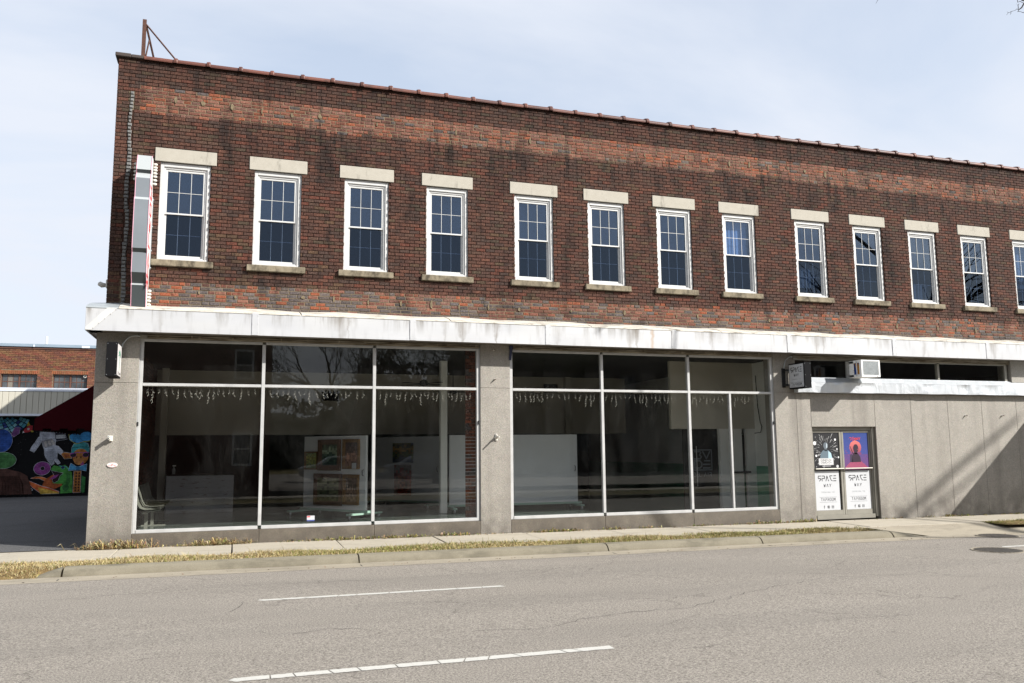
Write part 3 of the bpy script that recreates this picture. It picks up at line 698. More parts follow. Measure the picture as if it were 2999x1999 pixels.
def brick_col(band, zc, x):
    if band == 0:
        c = rnd.choice(PAL_OL) if rnd.random() < .10 else rnd.choice(PAL)
        q = rnd.uniform(.72, 1.22)
        return tuple(v * q for v in c[:3])
    if band == 2:
        c = rnd.choice(PAL_GY) if rnd.random() < (.03 + .05 * (x > 4)) else rnd.choice(PAL_OR)
    else:
        c = rnd.choice(PAL_GY) if rnd.random() < (.22 if zc > 4.33 else .62) else rnd.choice(PAL_OR)
    q = rnd.uniform(.72, 1.15); return tuple(v * q for v in c[:3])
stuffd, stuffo = MB(), MB(); cache = {}
for i, (a, b, c, d, band, zc) in enumerate(bricks):
    y = rnd.uniform(-.0035, .003) + (.004 if band else 0)
    if i < 300 and d - c > .05:
        L = round(b - a, 2); key = (L, band, i % 9 if b - a > .18 else i % 3)
        if key not in cache:
            q = MB(); brick_geo(q, -L / 2 + .0, L / 2 - .0, 0, PC - .0105, 0, .02, brick_col(band, zc, a), .004 if not band else .006, .002)
            cache[key] = q.mesh('brick', M['brick_orange'] if band else M['brick'])
        inst('brick', cache[key], B, ((a + b) / 2, y, c))
    else:
        brick_geo(stuffo if band else stuffd, a, b, c, d, y, .02, brick_col(band, zc, a), .004 if not band else .006, .002 if not band else .004)
part('dark_brick_field', stuffd, M['brick'], B, kind='stuff'); part('orange_brick_bands', stuffo, M['brick_orange'], B, kind='stuff')
# mortar patches left where cornice brackets were
for kind_, zc, xs in ((2, 8.15, frange(.42, .42 + .548 * 40, 40)), (1, 4.5, frange(.95, .95 + .62 * 32, 32))):
    for xx in xs:
        if rnd.random() < .25: continue
        xx += rnd.uniform(-.05, .05); zz = zc + rnd.uniform(-.03, .03) + (.003 * xx if kind_ == 2 else 0); hw, hh = rnd.uniform(.015, .042), rnd.uniform(.035, .09)
        n = 9; poly = [(xx + hw * math.cos(6.283 * i / n) * rnd.uniform(.7, 1.25), zz + hh * math.sin(6.283 * i / n) * rnd.uniform(.75, 1.2)) for i in range(n)]
        mb = MB(); vs = [(p[0], .012, p[1]) for p in poly] + [(xx + (p[0] - xx) * .8, -.010 + rnd.uniform(-.004, .004), zz + (p[1] - zz) * .85) for p in poly]
        mb.add(vs, [tuple(range(n, 2 * n))] + [(i, (i + 1) % n, (i + 1) % n + n, i + n) for i in range(n)]); part('mortar_patch', mb, M['tan_patch'], B)
# rough grey mortar strip near the corner
mb = MB()
for k in range(nC):
    z0 = Z0B + k * PC
    if z0 < 4.22 or z0 > 8.22: continue
    c = .25 + .012 * math.sin(k * .35) + (.01 if z0 < 6 else -.006)
    w2 = .036 + rnd.uniform(-.006, .008) - (.008 if z0 > 7.2 else 0)
    x0, x1 = c - w2, c + w2
    P = [(x0 + rnd.uniform(-.006, .006), z0 + .002), (x1 + rnd.uniform(-.008, .008), z0 + rnd.uniform(0, .006)), (x1 + rnd.uniform(-.008, .008), z0 + PC - .004), (x0 + rnd.uniform(-.006, .006), z0 + PC - rnd.uniform(.002, .008))]
    mx, mz = sum(p[0] for p in P) / 4, sum(p[1] for p in P) / 4
    mb.add([(p[0], .012, p[1]) for p in P] + [(mx + (p[0] - mx) * .7, -.016 + rnd.uniform(-.006, .006), mz + (p[1] - mz) * .65) for p in P], [(4, 5, 6, 7)] + [(i, (i + 1) % 4, (i + 1) % 4 + 4, i + 4) for i in range(4)])
part('mortar_strip', mb, M['grey_mortar'], B)
# lintels and sills
for i, xx in enumerate(WX):
    mb = MB(); mb.box(xx - .54, xx + .54, -.016, .1, ZL0, ZL1, ch=.005); part('lintel', mb, M['stone'], B)
    mb = MB(); mb.box(xx - .54, xx + .54, -.062, .1, ZS0, ZS1 - .004, ch=.008); part('sill', mb, M['sill'], B)
# windows
def window(xx, idx):
    hw = OPW - .001; z0, z1 = ZS1, ZL0 - .001; mb = MB()
    fy = .035
    for (a, b, c, d) in ((xx - hw, xx - hw + .065, z0, z1), (xx + hw - .065, xx + hw, z0, z1), (xx - hw + .065, xx + hw - .065, z1 - .085, z1), (xx - hw + .065, xx + hw - .065, z0, z0 + .045)):
        mb.box(a, b, fy, .16, c, d, ch=.006)
    # inner stepped moulding
    a, b, c, d = xx - hw + .065, xx + hw - .065, z0 + .045, z1 - .085
    for (p, q, r_, s_) in ((a, a + .032, c, d), (b - .032, b, c, d), (a + .032, b - .032, d - .035, d), (a + .032, b - .032, c, c + .022)):
        mb.box(p, q, fy + .025, .15, r_, s_, ch=.004)
    wo = part('window', mb, M['white_paint'], B)
    a += .032; b -= .032; c += .022; d -= .035; zm = (c + d) / 2 + .0
    for (nm, s0, s1, y) in (('upper_sash', zm - .02, d, .075), ('lower_sash', c, zm + .02, .105)):
        mb = MB(); t = .034; lo = nm == 'lower_sash'
        for (p, q, r_, s_) in ((a, a + t, s0, s1), (b - t, b, s0, s1), (a + t, b - t, s1 - (.03 if lo else .04), s1), (a + t, b - t, s0, s0 + (.045 if lo else .03))):
            mb.box(p, q, y, y + .025, r_, s_, ch=.003)
        so_ = part(nm, mb, M['white_paint'], wo)
        g0, g1, h0, h1 = a + t, b - t, s0 + (.045 if lo else .03), s1 - (.03 if lo else .04)
        pw, ph = (g1 - g0) / 3, (h1 - h0) / 2; mw = .004
        mb = MB()
        for k in (1, 2): mb.box(g0 + pw * k - mw, g0 + pw * k + mw, y + .011, y + .02, h0, h1)
        mb.box(g0, g1, y + .0125, y + .0185, h0 + ph - mw, h0 + ph + mw)
        part('glazing_bars', mb, M['white_paint'], wo)
        key = (round(pw, 4), round(ph, 4), lo)
        if key not in pane_cache:
            q = MB(); q.box(.0, pw - .002, 0, .003, 0, ph - .002); pane_cache[key] = q.mesh('pane', M['screened'] if lo else M['win_glass'])
        for ii in range(3):
            for jj in range(2): inst('pane', pane_cache[key], wo, (g0 + ii * pw + .001, y + (.008 if lo else .021), h0 + jj * ph + .001))
    if idx in (7, 8, 10, 12):                           # pale slats added behind some sashes, partly to stand in for bright reflections
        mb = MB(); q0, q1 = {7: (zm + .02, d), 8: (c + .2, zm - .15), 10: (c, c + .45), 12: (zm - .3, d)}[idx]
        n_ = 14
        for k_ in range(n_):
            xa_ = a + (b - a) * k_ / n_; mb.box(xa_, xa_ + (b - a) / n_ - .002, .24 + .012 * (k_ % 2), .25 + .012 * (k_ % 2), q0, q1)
        part('added_pale_slats', mb, M['int_white'] if idx == 7 else M['int_wall'], wo)
pane_cache = {}
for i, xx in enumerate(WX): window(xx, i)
# upper floor interior (dark rooms) with a few things seen dimly
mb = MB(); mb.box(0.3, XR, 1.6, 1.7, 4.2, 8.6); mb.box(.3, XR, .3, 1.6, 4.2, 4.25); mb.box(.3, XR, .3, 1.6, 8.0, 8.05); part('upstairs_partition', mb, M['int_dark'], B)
# side wall, roof, back
mb = MB(); mb.prism([(.30, 3.78), (14.35, 3.78), (14.35, 8.42), (6, 8.45), (5.9, ZT), (.30, ZT)], .0, .30, axis='X'); mb.box(-.02, .28, .06, 14.35, -.3, 3.78); part('side_wall', mb, M['brick_far'], B)
mb = MB(); mb.box(.3, XR, .3, 14.1, 8.3, 8.4); part('roof', mb, M['soffit'], B)
mb = MB(); mb.box(.3, XR + 8, 14.1, 14.35, -.3, 8.42); part('back_wall', mb, M['int_dark'], B)
mb = MB(); mb.box(XR, XR + .3, .0, 14.1, -.3, 8.42); part('party_wall', mb, M['brick_far'], B)
mb = MB(); mb.box(-.002, XR, -.004, .3, ZT + .001, ZT + .03); part('coping_bed', mb, M['mortar'], B)
# coping: two dark stones then half round terracotta tiles with collars
mb = MB(); mb.box(-.06, .21, -.05, .34, 8.90, 8.975, ch=.01); part('coping_stone', mb, M['coping_dark'], B)
mb = MB(); mb.box(.214, .43, -.05, .34, 8.90, 8.965, ch=.01); part('coping_stone', mb, M['coping_dark'], B)
def cop_mesh(L):
    mb = MB(); prof = [(-.055, -.002), (-.060, .02), (-.055, .045), (-.03, .075), (.02, .095), (.08, .105), (.15, .108), (.22, .105), (.28, .095), (.33, .075), (.355, .03), (.35, .0)]
    def ring(x, s): return [(x, .15 + (y - .15) * s, z * (1 + (s - 1) * 2.4)) for y, z in prof]
    rings = [ring(0, 1.0), ring(L - .075, 1.0), ring(L - .07, 1.10), ring(L - .02, 1.13), ring(L, 1.09)]
    m = len(prof); vs = [p for r_ in rings for p in r_]
    fs = [(i * m + j, (i + 1) * m + j, (i + 1) * m + j + 1, i * m + j + 1) for i in range(len(rings) - 1) for j in range(m - 1)] + [tuple(range(m)), tuple((len(rings) - 1) * m + j for j in range(m))[::-1]]
    mb.add(vs, fs); return mb.mesh('coping_tile', M['coping'])
cm = cop_mesh(.586)
for i in range(42): inst('coping_tile', cm, B, (.45 + i * .5855 - .02, .0 + rnd.uniform(-.004, .004), 8.895 + rnd.uniform(-.006, .005)), rot=(rnd.uniform(-.01, .01), rnd.uniform(-.008, .008), rnd.uniform(-.006, .006)))

# canopy
can = MB(); can.box(-.215, XR, -.50, -.004, 3.712, 3.735)                    # soffit board
canopy = part('canopy', can, M['soffit'], B)
mb = MB(); mb.box(-.215, XR, -.515, -.47, 3.695, 3.72); part('soffit_lip', mb, M['soffit'], canopy)
seams = [-.235, 2.50, 5.41, 8.20, 11.09, 14.02, 16.97, 19.85, 22.7, XR]
for a, b in zip(seams, seams[1:]):
    mb = MB(); nn = 14
    def fa(u, v, a=a, b=b):
        xx = a + .003 + (b - a - .006) * u; return (xx, -.54 + .004 * math.sin(xx * 2.7) * math.sin(v * 3.1), 3.69 + .41 * v)
    mb.grid(fa, nn, 5); mb.grid(lambda u, v, a=a, b=b: (a + .003 + (b - a - .006) * u, -.54 + .03 * v, 3.69), nn, 1); mb.box(a + .003, b - .003, -.532, -.50, 3.70, 4.09)
    part('fascia_panel', mb, M['fascia'], canopy, smooth=False)
for sx in seams[1:-1]:
    mb = MB(); mb.box(sx - .012, sx + .105, -.549, -.5405, 3.692, 4.098, ch=.003)
    for zz in (3.74, 3.9, 4.05):
        for dx in (.0, .093): mb.box(sx + dx - .006, sx + dx + .006, -.554, -.549, zz - .006, zz + .006)
    part('seam_cover', mb, M['fascia'], canopy)
mb = MB(); mb.add([(-.232, -.548, 3.74), (-.232, -.548, 3.695), (-.14, -.548, 3.695), (.26, -.548, 4.09), (.18, -.548, 4.095), (.10, -.548, 4.095), (-.232, -.541, 3.74), (-.232, -.541, 3.695), (-.14, -.541, 3.695), (.26, -.541, 4.09), (.18, -.541, 4.095), (.10, -.541, 4.095)],
       [(0, 1, 2, 3, 4, 5), (6, 7, 8, 9, 10, 11)] + [(i, (i + 1) % 6, (i + 1) % 6 + 6, i + 6) for i in range(6)])
for t in (.08, .3, .52, .74, .95): mb.box(-.14 + .4 * t - .007, -.14 + .4 * t + .007, -.553, -.548, 3.70 + .39 * t - .007, 3.70 + .39 * t + .007)
part('corner_strip', mb, M['white_paint'], canopy)
mb = MB(); mb.box(-.237, -.215, -.54, 1.2, 3.69, 4.10); mb.box(-.215, .0, -.5, 1.2, 3.712, 3.735); part('canopy_end_return', mb, M['fascia'], canopy)
# sloping top flashing, in lengths
fl = [(-.24, .27, 'sign_shade'), (.275, 3.35, 'ledge_white'), (3.37, 6.2, 'ledge_white'), (6.22, 9.2, 'ledge_white'), (9.22, 12.3, 'ledge_white'), (12.32, 15.6, 'ledge_white'), (15.62, 18.6, 'ledge_white'), (18.62, 22, 'ledge_white'), (22.02, XR, 'ledge_white')]
for a, b, mt in fl:
    mb = MB()
    def ff(u, v, a=a, b=b):
        xx = a + (b - a) * u; return (xx, -.545 + .54 * v, 4.102 + (.150 + .010 * math.sin(xx * 3 + 1)) * (v ** .8) + .005 * math.sin(xx * 5.1))
    mb.grid(ff, 16, 3); mb.grid(lambda u, v, a=a, b=b: (a + (b - a) * u, -.545 - .004 * v, 4.104 - .022 * v), 16, 1)
    part('top_flashing', mb, M['grey_metal'] if mt == 'sign_shade' else M[mt], canopy)
mb = MB(); mb.add([(-.24, -.545, 4.10), (-.24, 1.2, 4.10), (0, 1.2, 4.24), (0, -.01, 4.26)], [(0, 1, 2, 3)]); part('top_flashing', mb, M['grey_metal'], canopy)

# ground floor cladding
YP = -.12; JG = .004
def panel(x0, x1, z0, z1, mat='clad', y0=YP, y1=.25, name='wall_panel'):
    mb = MB(); mb.box(x0 + JG / 2, x1 - JG / 2, y0, y1, z0 + JG / 2, z1 - JG / 2, ch=.004); return part(name, mb, M[mat], B)
JZ = 2.825
mb = MB(); mb.box(-.09, .585, -.095, .02, -.4, 3.70); mb.box(6.95, 7.55, -.095, .25, -.4, 3.70); mb.box(13.93, 14.47, -.095, .25, -.4, 3.70)
mb.box(16.70, XR, -.095, .25, -.4, 2.80); mb.box(14.47, 16.70, -.095, .25, 2.05, 2.80); mb.box(.6, 6.93, -.095, .25, -.4, .185); mb.box(7.56, 13.9, -.095, .25, -.4, .185)
part('cladding_joint_backing', mb, M['soffit'], B)
panel(-.11, .60, -.3, JZ); panel(-.11, .60, JZ, 3.711)
panel(6.93, 7.565, -.3, JZ); panel(6.93, 7.565, JZ, 3.711)
panel(13.91, 14.49, -.3, JZ); panel(13.91, 14.49, JZ, 3.711)
for a, b in ((.60, 2.73), (2.73, 4.83), (4.83, 6.93), (7.565, 9.63), (9.63, 11.72), (11.72, 13.91)): panel(a, b, -.3, .195, 'clad_dark', YP + .002, .2, 'bulkhead_panel')
panel(14.49, 14.88, -.3, 2.81); panel(14.88, 16.70, 2.035, 2.81)
for a, b in ((16.70, 17.78), (17.78, 18.92), (18.92, 20.01), (20.01, 21.15), (21.15, 22.3), (22.3, 23.4), (23.4, XR)): panel(a, b, -.3, 2.81)
panel(21.05, 23.0, 3.15, 3.711, y0=-.15); panel(23.0, XR, 3.15, 3.711, y0=-.15)

# storefront bays
def storefront(x0, x1, mull, extra=None):
    FY0, FY1 = -.085, -.005; z0, z1, zt = .195, 3.625, 2.80
    mb = MB(); bw = .045
    mb.box(x0, x0 + .052, FY0, FY1, z0, z1, ch=.004); mb.box(x1 - .052, x1, FY0, FY1, z0, z1, ch=.004)
    xs = [x0 + .052] + mull + [x1 - .052]
    for m_ in mull: mb.box(m_ - .030, m_ + .030, FY0 - .004, FY1, z0 + .062, z1 - .045, ch=.004)
    for i in range(len(xs) - 1):
        a = xs[i] + (.030 if i else 0); b = xs[i + 1] - (.030 if i < len(xs) - 2 else 0)
        mb.box(a, b, FY0, FY1, zt - .022, zt + .030, ch=.004)
        mb.box(a, b, FY0 - .01, FY1, z0, z0 + .06, ch=.004); mb.box(a, b, FY0, FY1, z1 - .045, z1, ch=.004)
    if extra: mb.box(extra - .024, extra + .024, FY0 - .004, FY1, z0 + .06, zt - .022, ch=.004)
    # narrow outer stop that doubles the jamb line
    mb.box(x0 - .012, x0 - .002, -.10, -.02, z0, 3.70); mb.box(x1 + .002, x1 + .012, -.10, -.02, z0, 3.70)
    sf = part('storefront_window', mb, M['alu'], B)
    for i in range(len(xs) - 1):
        a = xs[i] + (.030 if i else 0); b = xs[i + 1] - (.030 if i < len(xs) - 2 else 0)
        mb = MB(); mb.box(a + .001, b - .001, -.045, -.039, zt + .031, z1 - .046); part('transom_pane', mb, M['shop_glass'], sf)
        segs = [(a, b)]
        if extra and a < extra < b: segs = [(a, extra - .024), (extra + .024, b)]
        for p, q in segs:
            mb = MB(); mb.box(p + .001, q - .001, -.045, -.039, z0 + .061, zt - .023); part('display_pane', mb, M['shop_glass'], sf)
    # head trim under the soffit: ledger board, thin rails and fixings
    mb = MB(); mb.box(x0 - .01, x1 + .01, -.10, .1, 3.628, 3.711); mb.box(x0, x1, -.125, -.10, 3.640, 3.652); mb.box(x0, x1, -.14, -.10, 3.675, 3.684)
    t = x0 + .25
    while t < x1 - .1:
        mb.box(t, t + .05, -.135, -.10, 3.655, 3.70); mb.tube([(t + .6, -.12, 3.66), (t + .6, -.15, 3.69)], .012, 6); t += rnd.uniform(.7, 1.2)
    part('head_trim', mb, M['trim'], sf)
    return sf
storefront(.612, 6.915, [2.732, 4.80]); storefront(7.578, 13.895, [9.636, 11.725], 12.76)
# little window sticker and clips on jambs
for (xx, zz) in ((6.90, 2.13), (13.88, 2.13), (.62, 2.10)):
    mb = MB(); mb.box(xx - .012, xx + .012, -.12, -.085, zz - .035, zz + .035, ch=.004); part('shutter_clip', mb, M['black'], B)

# high strip window on the right with galvanised ledge
sfy0, sfy1 = -.09, .0
mb = MB(); xs = [14.50, 16.17, 16.98, 18.755, 20.93]
mb.box(14.50, 14.53, sfy0, sfy1, 3.16, 3.60); mb.box(20.90, 20.98, sfy0, sfy1, 3.16, 3.60, ch=.004); mb.box(18.725, 18.785, sfy0, sfy1, 3.19, 3.585, ch=.004)
for a, b in ((14.53, 18.725), (18.785, 20.90)): mb.box(a, b, sfy0, sfy1, 3.585, 3.61, ch=.003); mb.box(a, b, sfy0, sfy1, 3.15, 3.185, ch=.003)
hw_ = part('strip_window', mb, M['alu_dull'], B)
for a, b in ((14.53, 16.02), (16.62, 18.725), (18.785, 20.90)):
    mb = MB(); mb.box(a + .001, b - .001, -.05, -.044, 3.186, 3.584); part('pane', mb, M['shop_glass'], hw_)
mb = MB(); mb.box(16.025, 16.615, -.045, .0, 3.186, 3.584); part('filler_panel', mb, M['white_plastic'], hw_)
mb = MB(); mb.box(14.49, 21.05, -.10, .1, 3.612, 3.711); mb.box(14.5, 21.04, -.125, -.10, 3.62, 3.632); mb.box(14.5, 21.04, -.13, -.10, 3.66, 3.672); part('head_trim', mb, M['trim'], hw_)
mb = MB(); rr = random.Random(8)
dents = [(rr.uniform(14.6, 24), rr.uniform(.2, .9), rr.uniform(.05, .16), rr.uniform(-.022, .022)) for _ in range(40)]
def dent(xx, v): return sum(a * math.exp(-((xx - c) / s_) ** 2 - ((v - w_) / .5) ** 2) for c, w_, s_, a in dents)
mb.grid(lambda u, v: (14.45 + 9.9 * u, -.30 + .17 * (v) + .0, 3.055 + .10 * v), 150, 3)
mb.grid(lambda u, v: (14.45 + 9.9 * u, -.27 - .028 * v - (dent(14.45 + 9.9 * u, v) if v < 1 else 0), 2.82 + .235 * v + .004 * math.sin(u * 60)), 220, 6)
mb.grid(lambda u, v: (14.45 + 9.9 * u, -.27 + .15 * v, 2.82 - .004 * v), 60, 1)
mb.grid(lambda u, v: (14.50 + 9.5 * u, -.13 + .04 * v, 3.155 + .03 * v), 60, 1)
mb.add([(14.45, -.30, 3.055), (14.45, -.12, 3.155), (14.45, -.12, 2.82), (14.45, -.27, 2.82)], [(0, 1, 2, 3)])
part('galvanised_ledge', mb, M['galv'], B, smooth=True)

# shop door
mb = MB(); mb.box(14.90, 14.965, -.03, .07, -.05, 2.034); mb.box(16.63, 16.698, -.06, .07, -.05, 2.034); mb.box(14.965, 16.63, -.03, .07, 1.955, 2.034); mb.box(16.60, 16.63, -.03, .05, -.05, 1.955)
mb.box(14.88, 14.90, -.1, .2, -.05, 2.034); mb.box(14.965, 16.6, -.05, .08, -.08, .012)
df = part('door_frame', mb, M['alu_dull'], B)
SF = {}
def stroke(mb, pts, wd, fn, closed=False, th=.002):
    """flat strokes: pts in sheet coordinates, fn maps (u,v,depth) to world"""
    P = [Vector(p) for p in pts]
    if closed: P.append(P[0])
    for a, b in zip(P, P[1:]):
        d = b - a
        if d.length < 1e-6: continue
        d.normalize(); q = Vector((-d.y, d.x)) * wd / 2; e = d * wd * .3
        c = [a - q - e, b - q + e, b + q + e, a + q - e]
        vs = [fn(p.x, p.y, 0) for p in c] + [fn(p.x, p.y, th) for p in c]
        mb.add(vs, [(0, 1, 2, 3), (4, 5, 6, 7), (0, 1, 5, 4), (1, 2, 6, 5), (2, 3, 7, 6), (3, 0, 4, 7)])
GL = {
 'S': [[(1, 1), (.15, 1), (0, .85), (0, .6)], [(.0, .52), (.75, .52), (1, .35), (.4, 0)]],
 'P': [[(0, 1), (.8, 1), (1, .8), (.9, .5), (.25, .5)], [(0, .55), (0, 0)]],
 'A': [[(0, 0), (.45, 1), (.75, .45)], [(.82, .25), (1, 0)]],
 'C': [[(1, 1), (.1, 1)], [(.1, .9), (.5, .25)], [(.6, .12), (1, 0)]],
 'E': [[(.2, 1), (1, 1)], [(0, .5), (1, .5)], [(.0, 0), (1, 0)]],
 'W': [[(0, 1), (.3, 0), (.5, .6)], [(.5, .6), (.72, 0), (1, 1)]],
 'Y': [[(0, 1), (.5, .45)], [(1, 1), (.5, .45), (.35, 0)]],
 'B': [[(0, 1), (.8, 1), (.9, .8), (.7, .52), (1, .3), (.8, 0), (0, 0)]],
 'R': [[(0, 1), (.8, 1), (1, .8), (.9, .5), (.3, .5)], [(.5, .42), (1, 0)], [(0, .4), (0, 0)]],
 'I': [[(.5, 1), (.5, 0)]], 'N': [[(0, 0), (0, 1), (1, 0), (1, 1)]],
 'G': [[(1, 1), (0, .9), (0, .1), (1, 0), (1, .45), (.6, .45)]], 'O': [[(.2, 1), (.9, 1), (1, .2), (.8, 0), (.1, 0), (0, .8)]],
 'T': [[(0, 1), (1, 1)], [(.5, .85), (.5, 0)]], 'M': [[(0, 0), (.05, 1), (.5, .4), (.95, 1), (1, 0)]],
 'D': [[(0, .8), (0, 0), (.75, 0), (1, .3), (1, .7), (.75, 1), (0, 1)]], 'J': [[(0, 1), (1, 1), (.9, .2), (.5, 0)]],
 'L': [[(0, 1), (0, 0), (1, 0)]], 'V': [[(0, 1), (.5, 0), (1, 1)]], '.': [[(.1, 0), (.2, 0)]], ' ': [], 'f': [[(1, 1), (.6, 1), (.5, .8), (.5, 0)], [(.1, .6), (.9, .6)]],
 'K': [[(0, 1), (0, 0)], [(1, 1), (0, .5), (1, 0)]], 'H': [[(0, 1), (0, 0)], [(1, 1), (1, 0)], [(0, .5), (1, .5)]]}
def text(mb, s, uc, v0, h, wl_, gap, wd, fn):
    n = len(s); tot = n * wl_ + (n - 1) * gap; u = uc - tot / 2
    for chh in s:
        for st in GL[chh]: stroke(mb, [(u + a * wl_, v0 + b * h) for a, b in st], wd, fn)
        u += wl_ + gap
def disc(mb, uc, vc, r, fn, n=20, th=.0015, col=None, squash=1):
    c = [(uc + r * math.cos(6.2832 * i / n), vc + r * squash * math.sin(6.2832 * i / n)) for i in range(n)]
    mb.add([fn(a, b, th) for a, b in c] + [fn(a, b, 0) for a, b in c], [tuple(range(n))] + [(i, (i + 1) % n, (i + 1) % n + n, i + n) for i in range(n)], col)
def poly(mb, pts, fn, th=.0015, col=None):
    n = len(pts); mb.add([fn(a, b, th) for a, b in pts] + [fn(a, b, 0) for a, b in pts], [tuple(range(n))] + [(i, (i + 1) % n, (i + 1) % n + n, i + n) for i in range(n)], col)

def door_leaf(x0, x1, left):
    zb, zt = .012, 1.953; ly0, ly1 = .0, .045
    mb = MB(); L = .045 if left else .05
    a0, a1 = (x0 + .022, x1 - .058) if left else (x0 + .055, x1 - .035)
    mb.box(x0, a0, ly0, ly1, zb, zt, ch=.003); mb.box(a1, x1, ly0, ly1, zb, zt, ch=.003)
    mb.box(a0, a1, ly0, ly1, 1.905, zt, ch=.003); mb.box(a0, a1, ly0, ly1, zb, .120, ch=.003)
    leaf = part('door_leaf', mb, M['alu_dull'], B)
    mb = MB(); mb.box(a0, a1, .022, .028, .121, 1.904); part('glass', mb, M['shop_glass'], leaf)
    mb = MB(); mb.tube([(x0 + .01, -.055, 1.068), (x1 - .01, -.055, 1.068)], .017, 8)
    for q in (x0 + .03, x1 - .03): mb.box(q - .014, q + .014, -.055, .0, 1.05, 1.086)
    part('push_bar', mb, M['alu_dull'], leaf)
    fn = lambda u, v, d: (a0 + u, .0215 - d, v)
    # lower white sheet with lettering
    W_ = a1 - a0
    mb = MB(); mb.box(a0 + .004, a1 - .004 - (.05 if left else .0), .016, .0215, .124, 1.012); part('lettering_sheet', mb, M['print_white'], leaf)
    fn2 = lambda u, v, d: (a0 + u, .0158 - d, v)
    mb = MB(); uc = W_ / 2 - (.02 if left else 0)
    text(mb, 'SPACE', uc, .79, .115, .075, .03, .017, fn2); text(mb, 'WAY', uc, .655, .065, .045, .035, .009, fn2)
    text(mb, 'TAPROOM', uc, .335, .062, .04, .02, .007, fn2)
    stroke(mb, [(uc - .24, .42), (uc + .24, .42)], .003, fn2); stroke(mb, [(uc - .24, .305), (uc + .24, .305)], .003, fn2)
    text(mb, 'f', uc - .12, .165, .06, .035, 0, .009, fn2)
    for st in ([(-.03, .165), (.03, .165), (.03, .225), (-.03, .225)],): poly(mb, [(uc + a, b) for a, b in st], fn2, .001)
    stroke(mb, [(uc + .09, .168), (uc + .145, .168), (uc + .145, .222), (uc + .09, .222)], .006, fn2, True)
    stroke(mb, [(uc + .117 + .014 * math.cos(t * .785), .195 + .014 * math.sin(t * .785)) for t in range(8)], .005, fn2, True)
    part('lettering', mb, M['ink'], leaf)
    mb = MB(); fn3 = lambda u, v, d: (a0 + u, .0144 - d, v); text(mb, 'IN', uc, .178, .034, .014, .008, .005, fn3); part('icon_lettering', mb, M['print_white'], leaf)
    mb = MB(); text(mb, 'BREWING CO', uc, .52, .028, .022, .016, .004, fn2); part('small_lettering', mb, M['grey_metal'], leaf)
    # art print above the bar
    pm = MB()
    if left:
        pm.box(a0 + .004, a1 - .004, .017, .0215, 1.03, 1.90, (.012, .012, .014)); f4 = lambda u, v, d: (a0 + u, .0168 - d, v); r2 = random.Random(3)
        cu_, cv_ = W_ * .48, 1.50
        for i in range(64):
            a = 6.2832 * i / 64 + r2.uniform(-.04, .04); r0 = r2.uniform(.13, .28); r1 = r0 + r2.uniform(.03, .12); wd = r2.uniform(.002, .008)
            q0 = (cu_ + r0 * math.cos(a), cv_ + r0 * 1.2 * math.sin(a)); q1 = (cu_ + r1 * math.cos(a), cv_ + r1 * 1.2 * math.sin(a))
            if not (.01 < q1[0] < W_ - .01 and 1.05 < q1[1] < 1.88): continue
            d = Vector(q1) - Vector(q0); d.normalize(); nn_ = Vector((-d.y, d.x)) * wd / 2
            g_ = r2.uniform(.3, .75); poly(pm, [(q0[0] - nn_.x * .4, q0[1] - nn_.y * .4), (q1[0] - nn_.x, q1[1] - nn_.y), (q1[0] + nn_.x, q1[1] + nn_.y), (q0[0] + nn_.x * .4, q0[1] + nn_.y * .4)], f4, .0008, (g_, g_, g_))
        for (uu, vv, rr_, g_) in ((.05, 1.66, .045, .62), (.63, 1.74, .026, .7), (.67, 1.52, .02, .55), (.08, 1.37, .026, .66), (.70, 1.33, .022, .6), (.66, 1.12, .035, .45), (.08, 1.80, .018, .12), (.07, 1.12, .014, .2)): disc(pm, uu, vv, rr_, f4, 16, .001, (g_, g_, g_))
        poly(pm, [(cu_ - .17, 1.30), (cu_ + .17, 1.30), (cu_ + .15, 1.42), (cu_ + .07, 1.50), (cu_ - .07, 1.50), (cu_ - .15, 1.42)], f4, .0012, (.10, .14, .17))
        poly(pm, [(cu_ + .06, 1.30), (cu_ + .17, 1.30), (cu_ + .14, 1.43), (cu_ + .07, 1.48)], f4, .0016, (.34, .48, .55))
        poly(pm, [(cu_ - .04, 1.48), (cu_ + .04, 1.48), (cu_ + .035, 1.56), (cu_ - .035, 1.56)], f4, .0012, (.05, .06, .07))
        disc(pm, cu_, 1.60, .062, f4, 16, .0016, (.10, .12, .14), 1.3); poly(pm, [(cu_ + .01, 1.54), (cu_ + .045, 1.56), (cu_ + .05, 1.64), (cu_ + .02, 1.66)], f4, .002, (.36, .42, .46))
        poly(pm, [(cu_ - .21, 1.155), (cu_ + .20, 1.155), (cu_ + .20, 1.31), (cu_ - .21, 1.31)], f4, .0024, (.66, .66, .66))
        poly(pm, [(cu_ - .12, 1.125), (cu_ + .12, 1.125), (cu_ + .12, 1.137), (cu_ - .12, 1.137)], f4, .0024, (.5, .5, .52))
        art = part('art_print', pm, M['vprint'], leaf, label='black and white starburst poster with a bust silhouette')
        mb = MB(); f5 = lambda u, v, d: (a0 + u, .0142 - d, v); text(mb, 'DONDADA', cu_ - .005, 1.245, .042, .032, .014, .006, f5)
        f6 = lambda u, v, d: (a0 + u, .0142 - d, 2.455 - v); text(mb, 'DONDADA', cu_ - .005, 1.225, .042, .032, .014, .006, f6)
        stroke(mb, [(cu_ - .2, 1.165), (cu_ + .19, 1.165), (cu_ + .19, 1.30), (cu_ - .2, 1.30)], .003, f5, True); part('poster_lettering', mb, M['ink'], leaf)
    else:
